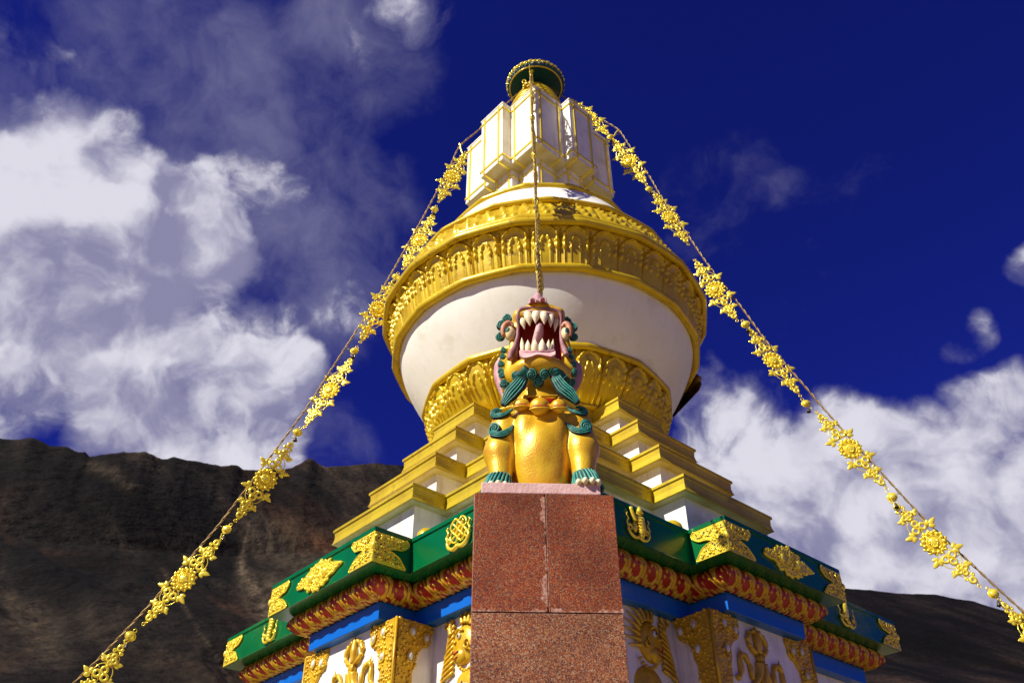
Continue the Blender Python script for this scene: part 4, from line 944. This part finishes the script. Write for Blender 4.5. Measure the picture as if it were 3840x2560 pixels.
for sx, (u, v) in ((-1, (872, 225)), (1, (1065, 215))):
    mb = MB(); c = W(*cH(u, v+4), -6.262); c = W(*cH(u, v+4), -6.262); mb.ell(c+np.array((0, .010, 0)), .019, .014, .017, n=12, m=8); lpart(mb, 'nostril', DRED, nose)
    mb = MB(); a = np.linspace(-.6, 3.9, 22); mb.tube([W(*cH(u-sx*4+54*math.cos(t)*-sx, v+8-46*math.sin(t)), -6.268) for t in a], .006, 6); lpart(mb, 'nostril_rim', PINK, nose)
# eyes: brow hood, eyeball, iris, pupil
for sx, (u, v, hw, hh), (iu, iv) in ((-1, (455, 840, 85, 150), (452, 818)), (1, (1455, 850, 62, 145), (1462, 830))):
    k = 1/4.9/520; ye = -6.165; c = W(*cH(u, v), ye)
    Xe = np.array((.80, sx*.6*-1*-1, 0)) if False else np.array((math.cos(.45), sx*math.sin(.45), 0)); Ze = np.array((sx*math.sin(.45), -math.cos(.45), 0))
    mb = MB(); mb.ell(c, hw*k*1.15, hh*k, .04, Xe, UP, Ze, 20, 10); ey = lpart(mb, 'eye', EYEW)
    ci = W(*cH(iu, iv), ye)+Ze*.034; mb = MB(); mb.ell(ci, .019, .026, .010, Xe, UP, Ze, 18, 6); lpart(mb, 'iris', IRIS, ey)
    mb = MB(); mb.tube([ci+Xe*.012*math.cos(t)+UP*.016*math.sin(t)+Ze*.009 for t in np.linspace(0, 2*np.pi, 18, endpoint=False)], .0022, 5, closed=True); mb.ell(ci+Ze*.008, .006, .008, .005, Xe, UP, Ze, 10, 5); lpart(mb, 'pupil', BLACK, ey)
    pts = [(u+sx*-30*-1*-1, v-hh-5)]
    arc = [(math.cos(t), math.sin(t)) for t in np.linspace(-.15*math.pi, 1.15*math.pi, 24)]
    hood = []
    for t in np.linspace(-.55, 1.25, 24):
        a = math.pi*.5+sx*-1*t*math.pi*.5*-1*1.0
        hood.append((u+sx*(-math.cos(math.pi*.5+t*math.pi*.5)*-1)*0+sx*math.sin(t*math.pi*.5)*(hw+22), v-math.cos(t*math.pi*.5)*(hh+18)))
    mb = MB(); P = np.array([W(*cH(*q), ye+.0) for q in hood]); mb.tube(P+Ze*.018, np.interp(np.linspace(0, 1, 24), [0, .3, .7, 1], [.010, .022, .024, .012]), 8, 0); lpart(mb, 'eyelid', ORANGE)
# ears, pink leaves behind the cheeks
for q in ([(352, 560), (322, 620), (322, 700), (345, 790), (368, 872)], [(888, 585), (915, 640), (912, 720), (890, 790), (878, 840)]):
    px_tube('ear', [cA(*a) for a in q], [.012, .030, .036, .028, .006], [-6.00]*5, PINK, 30, .5, 10)
# plinth
mb = MB(); mb.box(np.array((-.034, -5.985, 2.4225)), np.array((math.cos(PR), math.sin(PR), 0)), np.array((-math.sin(PR), math.cos(PR), 0)), UP, .358, .372, .0365); pl = lpart(mb, 'plinth', PLINTH); bv = pl.modifiers.new('bevel', 'BEVEL'); bv.width = .006; bv.segments = 2

# ------------------------------------------------------------------ garlands of gilt plaques
def ring2(mb, c, r_, tr, n=18, m=6, zs=1.0, f=None):
    mb.tube([f(c[0]+r_*math.cos(a), c[1]+r_*math.sin(a), .006) for a in np.linspace(0, 2*np.pi, n, endpoint=False)], tr, m, closed=True)
def leaf(mb, f, x, y, ang, L_, w_):
    for da, l_, ww in ((0, 1, .9), (1.0, .62, .9), (-1.0, .62, .9)):
        a = ang+da; p = [(x+math.cos(a)*L_*l_*t, y+math.sin(a)*L_*l_*t) for t in np.linspace(0, 1, 7)]
        r_ = [w_*ww*q for q in (.6, .95, 1, .95, .8, .5, .08)]
        mb.tube([f(px, py, .004) for px, py in p], r_, 6, flat=.35, up=(0, -1, 0))
F2 = lambda x, y, n=0: np.array((x, -n, y))      # plaque lies in local xz, faces -y, long axis z
def plaque_mesh():
    mb = MB(); f = F2
    for sg in (-1, 1):
        for (x, y, r_) in ((-.055, .245, .040), (.055, .245, .040), (.0, .320, .038), (-.040, .455, .028), (.040, .455, .028), (0, .505, .027), (0, .415, .022), (0, .625, .034)):
            ring2(mb, (x, y*sg), r_, .0185, 14, 6, f=f)
        for (y, r_) in ((.275, .125), (.46, .085)): mb.tube([f(r_*math.cos(a), y*sg+r_*math.sin(a), .0) for a in np.linspace(0, 2*np.pi, 30, endpoint=False)], .006, 5, closed=True)
        for sx in (-1, 1):
            leaf(mb, f, sx*.125, .20*sg, math.atan2(.30*sg, sx), .135, .040); leaf(mb, f, sx*.085, .43*sg, math.atan2(.5*sg, sx), .085, .032)
            ring2(mb, (sx*.05, .57*sg), .016, .013, 10, 5, f=f)
        mb.tube(spline([f(.0, .58*sg), f(.03, .64*sg), f(.02, .69*sg), f(0, .70*sg)], 12), .006, 5)
        ring2(mb, (0, .725*sg), .022, .005, 14, 5, f=f)
    mb.tube([f(0, t, -.004) for t in np.linspace(-.73, .73, 12)], .007, 5)
    for sg in (-1, 1):
        for sx in (-1, 1): mb.tube([f(0, .2*sg, -.002), f(sx*.16, .24*sg, -.002)], .008, 5); mb.tube([f(0, .44*sg, -.002), f(sx*.11, .46*sg, -.002)], .007, 5)
    return mb
def rosette_mesh():
    mb = MB(); f = F2
    mb.ell(f(0, 0, 0), .155, .155, .018, (1, 0, 0), (0, 0, 1), (0, -1, 0), 32, 4)
    mb.ell(f(0, 0, .012), .075, .080, .035, (1, 0, 0), (0, 0, 1), (0, -1, 0), 24, 6)
    rr = random.Random(3)
    for i in range(26):
        a = rr.uniform(0, 6.28); q = .062*math.sqrt(rr.random()); mb.ell(f(q*math.cos(a), q*math.sin(a), .035), .012, .012, .010, (1, 0, 0), (0, 0, 1), (0, -1, 0), 6, 3)
    mb.tube([f(.086*math.cos(a), .09*math.sin(a), .018) for a in np.linspace(0, 2*np.pi, 28, endpoint=False)], .008, 5, closed=True)
    for i in range(13):
        a = 2*math.pi*i/13; mb.ell(f(.128*math.cos(a), .13*math.sin(a), .012), .027, .027, .024, (1, 0, 0), (0, 0, 1), (0, -1, 0), 9, 6)
        a += math.pi/13; mb.ell(f(.158*math.cos(a), .16*math.sin(a), .004), .022, .022, .012, (1, 0, 0), (0, 0, 1), (0, -1, 0), 8, 5)
    return mb
def bead_mesh():
    mb = MB(); f = F2; mb.ell(f(0, 0, 0), .062, .052, .045, (1, 0, 0), (0, 0, 1), (0, -1, 0), 16, 10); mb.tube([f(.066*math.cos(a), .056*math.sin(a)) for a in np.linspace(0, 2*np.pi, 24, endpoint=False)], .008, 5, closed=True)
    for s_ in (-1, 1): mb.tube([f(.022*math.cos(a), s_*.085+.022*math.sin(a)) for a in np.linspace(0, 2*np.pi, 14, endpoint=False)], .005, 5, closed=True)
    return mb
def bell_mesh():
    mb = MB(); mb.tube([(0, 0, 0), (0, 0, -.09)], .003, 4); mb.lathe([(.004, -.085), (.016, -.10), (.022, -.13), (.034, -.155), (.028, -.157), (.001, -.14)], 14); mb.ell((0, 0, -.165), .010, .010, .014, n=8, m=5); return mb
pm = plaque_mesh().build('plaque', GILT); rm_ = rosette_mesh().build('rosette', GILT); rm_.parent = pm
bm_ = bead_mesh().build('bead', GILT); lm = bell_mesh().build('bell', BELL); lm.parent = bm_
USED = {'p': False, 'b': False}
def frame_mat(c, axis, face, twist=0, s_=1.):
    Z = np.asarray(axis, float); Z /= np.linalg.norm(Z); Y = -np.asarray(face, float); Y = Y-Z*(Y@Z); Y /= np.linalg.norm(Y); X = np.cross(Y, Z)
    X, Y = X*math.cos(twist)+Y*math.sin(twist), -X*math.sin(twist)+Y*math.cos(twist)
    return Matrix(((X[0]*s_, Y[0]*s_, Z[0]*s_, c[0]), (X[1]*s_, Y[1]*s_, Z[1]*s_, c[1]), (X[2]*s_, Y[2]*s_, Z[2]*s_, c[2]), (0, 0, 0, 1)))
LROPE = [(-7.3, 1.75), (-6.80, 2.42), (-6.16, 3.23), (-5.87, 3.6), (-5.43, 4.23), (-5.0, 4.92), (-4.72, 5.37), (-4.29, 6.20), (-3.76, 7.25), (-3.5, 7.87), (-3.11, 8.80), (-2.79, 9.60), (-2.41, 10.66), (-2.19, 11.29), (-1.96, 11.98), (-1.70, 12.80), (-1.53, 13.36), (-1.15, 13.85), (-.7, 14.5), (-.18, 15.2)]
RROPE = [(7.3, 1.95), (6.5, 3.0), (5.87, 3.85), (5.35, 4.64), (5.06, 5.1), (4.66, 5.85), (4.19, 6.78), (3.93, 7.33), (3.54, 8.15), (3.21, 9.01), (2.86, 9.84), (2.58, 10.64), (2.24, 11.61), (2.07, 12.21), (1.77, 13.13), (1.60, 13.60), (1.31, 13.93), (.9, 14.37), (.18, 15.2)]
LROS = [(-5.95, 3.10), (-5.04, 4.57), (-4.17, 6.07), (-3.41, 7.61), (-2.78, 9.23), (-2.19, 10.82), (-1.65, 12.47)]
LBEAD = [(-5.58, 3.81), (-4.59, 5.29), (-3.81, 6.86), (-3.1, 8.38), (-2.54, 9.96), (-1.95, 11.6)]
RROS = [(1.05, 14.05), (1.73, 12.66), (2.33, 11.09), (2.87, 9.35), (3.54, 7.85), (4.33, 6.24), (5.07, 4.78), (5.98, 3.35)]
RBEAD = [(1.43, 13.4), (2.03, 11.86), (3.24, 8.59), (3.87, 7.04), (4.71, 5.46), (5.6, 4.07)]
# the front garland hangs like the left one
FROPE = [(x, z) for x, z in LROPE if z > 3.9][0:]; FROPE = [(-5.72, 3.72)]+FROPE[:-2]+[(-.78, 14.52), (-.45, 15.02)]
FROS = [q for q in LROS if q[1] > 4]+[(-1.10, 13.86, .60, 1.0)]; FBEAD = LBEAD[1:]
def garland(label, rope, ros, beads, to3, face, twists, grp):
    end = to3(*rope[0]); g = empty('garland', tuple(end)); tag(g, label, 'garland', grp)
    go = np.array(end); mb = MB()
    P = spline([to3(*q) for q in rope], 900); seg = np.r_[0, np.cumsum(np.linalg.norm(np.diff(P, axis=0), axis=1))]
    n = 1500; s_ = np.linspace(0, seg[-1], n); C_ = np.stack([np.interp(s_, seg, P[:, i]) for i in range(3)], 1); T = np.gradient(C_, axis=0); T /= np.linalg.norm(T, axis=1)[:, None]
    A_ = np.cross(T, face); A_ /= np.linalg.norm(A_, axis=1)[:, None]; B_ = np.cross(T, A_)
    for ph in (0, math.pi):
        a = s_/.045*1.0+ph; mb.tube(C_+A_*(np.cos(a)*.0095)[:, None]+B_*(np.sin(a)*.0095)[:, None], .0085, 5)
    mb.build('rope', COPPER, g, go)
    allp = sorted(ros+beads, key=lambda q: q[1])
    for i, q in enumerate(sorted(ros, key=lambda q: q[1])):
        j = allp.index(q); lo = allp[max(0, j-1)]; hi = allp[min(len(allp)-1, j+1)]
        c = to3(*q[:2]); ax = to3(*hi[:2])-to3(*lo[:2]) if len(q) == 2 else to3(q[0]+q[2], q[1]+q[3])-c
        mt_ = Matrix.Translation(-Vector(go)) @ frame_mat(c, ax, face, twists[i % len(twists)], 1.0)
        if not USED['p']: o, r_ = pm, rm_; USED['p'] = True
        else: o = pm.copy(); C.objects.link(o); r_ = rm_.copy(); C.objects.link(r_); r_.parent = o
        o.parent = g; o.matrix_local = mt_; r_.matrix_local = Matrix.Identity(4)
        # tie wires to the rope
        for e in (-.30, .30):
            q3 = c+ax/np.linalg.norm(ax)*e; k = np.argmin(np.linalg.norm(C_-q3, axis=1)); mb = MB(); mb.tube([q3, C_[k]], .0045, 4); mb.build('tie_wire', COPPER, g, go)
    for i, q in enumerate(beads):
        c = to3(*q); j = allp.index(q); ax = to3(*allp[min(len(allp)-1, j+1)][:2])-to3(*allp[max(0, j-1)][:2])
        if not USED['b']: o, l_ = bm_, lm; USED['b'] = True
        else: o = bm_.copy(); C.objects.link(o); l_ = lm.copy(); C.objects.link(l_); l_.parent = o
        fm = frame_mat(c, ax, face, twists[(i+2) % len(twists)]*.8, 1.0)
        o.parent = g; o.matrix_local = Matrix.Translation(-Vector(go)) @ fm
        off = Vector(tuple(c))+Vector(tuple(np.cross(face, ax)/np.linalg.norm(ax)*.05*(1 if to3(1, 0)[0] >= 0 else 1)))
        l_.matrix_local = fm.inverted() @ Matrix.Translation(Vector(tuple(c))+Vector((.0, -.04, -.02)))
        k = np.argmin(np.linalg.norm(C_-c, axis=1)); mb = MB(); mb.tube([c, C_[k]], .004, 4); mb.build('tie_wire', COPPER, g, go)
    return g
FY = np.array((0, -1., 0)); GRP = None
garland('gilt plaque garland hanging from the tower down to the left across the dark hillside', LROPE, LROS, LBEAD, lambda x, z: np.array((x, 0., z)), np.array((.1, -1., -.25)), [.1, -.15, .3, -.35, .2, -.25, .1], GRP)
garland('gilt plaque garland hanging from the tower down to the right across the blue sky', RROPE, RROS, RBEAD, lambda x, z: np.array((x, 0., z)), np.array((-.1, -1., -.25)), [.5, -.1, .15, .35, -.1, .3, -.1, .2], GRP)
garland('gilt plaque garland seen edge-on, hanging down the front of the dome to behind the lion', FROPE, FROS, FBEAD, lambda x, z: np.array((-.09+(15-z)*.010, x, z)), np.array((1., -.05, 0)), [.05, -.08, .12, .04, -.06, .1, -.04], GRP)
# hooks holding the ropes off the tower corners
b = MB(); CT = (TA*math.sqrt(2))
b.tube(spline([(-CT+.05, 0, 13.02), (-CT-.06, 0, 13.05), (-1.50, 0, 13.2), (-1.53, 0, 13.36), (-1.55, 0, 13.44)], 20), .016, 7)
b.tube(spline([(CT-.05, 0, 13.2), (CT+.08, 0, 13.32), (1.55, 0, 13.52), (1.62, 0, 13.60)], 20), .016, 7)
b.tube(spline([(-.07, -CT+.05, 13.02), (-.07, -CT-.06, 13.05), (-.07, -1.50, 13.2), (-.07, -1.53, 13.40)], 20), .016, 7)
sp(b, 'garland_hook', GILT)

# ------------------------------------------------------------------ ground and mountains
def rockmat(name, tone=1., warm=True):
    m = bpy.data.materials.new(name); m.use_nodes = True; nt = m.node_tree; b = nt.nodes['Principled BSDF']; L = nt.links.new; b.inputs['Roughness'].default_value = .95; b.inputs['Specular IOR Level'].default_value = .1
    tc = nt.nodes.new('ShaderNodeTexCoord')
    def noise(sc, det, rot=None, scale=None, rough=.55):
        n = nt.nodes.new('ShaderNodeTexNoise'); n.inputs['Scale'].default_value = sc; n.inputs['Detail'].default_value = det; n.inputs['Roughness'].default_value = rough
        if scale: m0 = nt.nodes.new('ShaderNodeMapping'); m0.inputs['Rotation'].default_value = rot or (0, 0, 0); L(tc.outputs['Object'], m0.inputs[0]); mp = nt.nodes.new('ShaderNodeMapping'); mp.inputs['Scale'].default_value = scale; L(m0.outputs[0], mp.inputs[0]); L(mp.outputs[0], n.inputs['Vector'])
        else: L(tc.outputs['Object'], n.inputs['Vector'])
        return n.outputs[0]
    def ramp(v, st):
        r = nt.nodes.new('ShaderNodeValToRGB'); e = r.color_ramp.elements; e[0].position = st[0][0]; e[0].color = (*st[0][1], 1); e[1].position = st[-1][0]; e[1].color = (*st[-1][1], 1)
        for p_, c_ in st[1:-1]: q = e.new(p_); q.color = (*c_, 1)
        L(v, r.inputs[0]); return r.outputs[0]
    def mix(f, a, c_, mode='MIX'):
        n = nt.nodes.new('ShaderNodeMix'); n.data_type = 'RGBA'; n.blend_type = mode; L(f, n.inputs[0]) if not isinstance(f, float) else setattr(n.inputs[0], 'default_value', f)
        L(a, n.inputs[6]); L(c_, n.inputs[7]); return n.outputs[2]
    k_ = tone
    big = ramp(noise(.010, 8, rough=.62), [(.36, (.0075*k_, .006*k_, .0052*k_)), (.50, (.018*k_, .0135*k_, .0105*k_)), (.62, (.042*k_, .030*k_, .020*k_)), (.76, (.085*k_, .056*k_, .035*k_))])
    streak = ramp(noise(.050, 9, (0, R(40), 0), (.8, .14, .09), .62), [(.40, (.22, .21, .20)), (.53, (.8, .8, .8)), (.63, (2.0, 1.75, 1.45)), (.74, (4.2, 3.4, 2.5))])
    grit = ramp(noise(.35, 6, rough=.7), [(.35, (.45, .45, .45)), (.65, (1.4, 1.4, 1.4))])
    red = ramp(noise(.007, 3), [(.50, (1, 1, 1)), (.66, (1.6, .95, .66))])
    c_ = mix(1.0, big, streak, 'MULTIPLY'); c_ = mix(1.0, c_, grit, 'MULTIPLY')
    if warm: c_ = mix(1.0, c_, red, 'MULTIPLY')
    else: c_ = mix(1.0, c_, ramp(noise(.01, 2), [(.3, (.9, .85, 1.2)), (.7, (1.0, .92, 1.25))]), 'MULTIPLY')
    at = nt.nodes.new('ShaderNodeAttribute'); at.attribute_name = 'pale_patch'
    tan = ramp(noise(.25, 8, (0, R(12), 0), (1, .25, .16), .7), [(.4, (.05, .035, .022)), (.6, (.22, .16, .095))])
    c_ = mix(at.outputs['Fac'], c_, tan); L(c_, b.inputs['Base Color'])
    bp = nt.nodes.new('ShaderNodeBump'); bp.inputs['Strength'].default_value = .9; bp.inputs['Distance'].default_value = 4; L(noise(.12, 8), bp.inputs['Height']); L(bp.outputs[0], b.inputs['Normal'])
    return m
ROCK = rockmat('cloud_shaded_rock', .80); ROCK2 = rockmat('far_cloud_shaded_rock', .32, False)  # rock colours made very dark to stand in for cloud shadow on the slopes
def vnoise(x, y, seed=0):
    xi, yi = np.floor(x).astype(int), np.floor(y).astype(int); xf, yf = x-xi, y-yi; u = xf*xf*(3-2*xf); v = yf*yf*(3-2*yf)
    def h(a, b_): n = (a*374761393+b_*668265263+seed*1442695041) & 0x7fffffff; n = (n ^ (n >> 13))*1274126177 & 0x7fffffff; return ((n ^ (n >> 16)) & 0xffff)/65535.
    return (h(xi, yi)*(1-u)+h(xi+1, yi)*u)*(1-v)+(h(xi, yi+1)*(1-u)+h(xi+1, yi+1)*u)*v
def fbm(x, y, o=5, seed=0, ridged=False):
    s_ = 0; a = .5; t = 0
    for i in range(o):
        n = vnoise(x*2**i, y*2**i, seed+i); n = 1-np.abs(2*n-1) if ridged else n; s_ = s_+a*n; t += a; a *= .5
    return s_/t
PALE_PATCHES = [([(932, 1960), (915, 2050), (905, 2120), (935, 2190), (975, 2260), (1005, 2330), (1040, 2420)], [6, 12, 16, 34, 42, 40, 40], .55), ([(980, 2000), (1090, 2060), (1150, 2150)], [70, 90, 70], .22), ([(1010, 2200), (1060, 2300), (1080, 2400)], [50, 50, 50], .30),
         ([(610, 2130), (700, 2290), (790, 2430), (870, 2570)], [5, 7, 8, 9], .28), ([(330, 1745), (420, 1770), (500, 1830)], [20, 30, 20], .20), ([(30, 2250), (120, 2330), (220, 2460)], [30, 60, 70], .16), ([(400, 2330), (560, 2450), (760, 2530)], [90, 120, 110], .10)]  # tan scree runs, plus broad patches of lighter, browner slope
def mountain(name, az, el, az0, az1, dist, base, seed, ragged, mt, amp, foot=90):
    NA_, NT_ = 520, 170; A_ = np.radians(np.linspace(az0, az1, NA_)); EL = np.radians(np.interp(np.degrees(A_), az, el))
    t = np.linspace(0, 1.25, NT_); P = np.zeros((NA_, NT_, 3)); x = np.degrees(A_)
    rd = dist*(1+.10*np.sin(x*.13+seed)); zr = rd*np.tan(EL)+ragged*(fbm(x*.55, x*0+.3, 6, seed)-.5)*rd*.02
    ker = np.hanning(61); ker /= ker.sum(); zs = np.convolve(np.pad(zr, 30, 'edge'), ker, 'valid'); ELs = np.convolve(np.pad(EL, 30, 'edge'), ker, 'valid'); zr0, EL0 = zr, EL
    for j, tt in enumerate(t):
        wt = min(tt, 1)**7; zr = zs*(1-wt)+zr0*wt; EL = ELs*(1-wt)+EL0*wt
        r_ = foot+(rd-foot)*tt; tt2 = min(tt, 1); gul = (fbm(x*.13+tt*4.2, tt*2.6-x*.05, 7, seed+5, True)-.55)
        prof = tt2**1.25*.86+.14*np.where(tt2 > .80, ((tt2-.80)/.20), 0)**.8
        z = base+(zr-base)*prof+gul*rd*amp*math.sin(math.pi*min(tt2, 1))**.8
        # keep every slope under the skyline seen from the terrace
        z = np.minimum(z, r_*np.tan(EL)*np.minimum(1, .2+tt2*.82)+2)
        if tt > 1: z = zr*(r_/rd)*.98-(tt-1)*rd*.55
        P[:, j, 0] = np.sin(A_)*r_; P[:, j, 1] = np.cos(A_)*r_-CAMD; P[:, j, 2] = z
    b = MB(); b.grid(P, False, False, 0, True); o = b.build(name, mt, None, (0, 0, 0)); tag(o, kind='structure')
    at = o.data.attributes.new('pale_patch', 'FLOAT', 'POINT'); V_ = P.reshape(-1, 3)-CO; dep = V_@FW; px = 1920+FOC*(V_@CR)/np.maximum(dep, 1); py = 1280-FOC*(V_@CU)/np.maximum(dep, 1)
    val = np.zeros(len(V_))
    for path, wd, st_ in PALE_PATCHES:
        q = spline(path, 60); w_ = np.interp(np.linspace(0, 1, 60), np.linspace(0, 1, len(wd)), wd)
        for (a, c_), ww in zip(q, w_): val = np.maximum(val, st_*np.exp(-((px-a)**2+(py-c_)**2)/ww**2))
    at.data.foreach_set('value', np.clip(val, 0, 1)*(dep > 5)); return o
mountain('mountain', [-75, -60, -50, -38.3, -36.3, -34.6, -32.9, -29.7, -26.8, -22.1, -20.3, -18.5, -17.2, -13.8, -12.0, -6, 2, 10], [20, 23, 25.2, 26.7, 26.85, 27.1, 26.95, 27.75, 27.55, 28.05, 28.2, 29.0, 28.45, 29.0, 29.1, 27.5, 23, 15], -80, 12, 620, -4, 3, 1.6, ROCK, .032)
mountain('mountain', [0, 8, 18.4, 20.5, 23.5, 25.5, 27.8, 35, 45, 60], [10, 17, 20.0, 19.5, 18.9, 18.2, 16.9, 14, 12, 10], -2, 62, 900, -4, 11, .25, ROCK2, .02)
GROUND = mat('sandy_ground', (.24, .175, .09), .95, 0, (.18, .13, .07), .4, .3, .7, .3, 4, bdist=.05)
b = MB(); b.add([(-2500, -2500, -1.62), (2500, -2500, -1.62), (2500, 2500, -1.62), (-2500, 2500, -1.62)], [(0, 1, 2, 3)]); tag(b.build('ground', GROUND), kind='structure')
PAVE = mat('stone_paving', (.24, .17, .08), .8, 0, (.19, .135, .065), 1.2, .3, .7, .3, 8)
b = MB(); b.box(np.array((0, -1, -1.66)), np.array((1, 0, 0)), np.array((0, 1, 0)), UP, 15, 16, .058); tag(b.build('terrace_paving', PAVE), kind='structure')
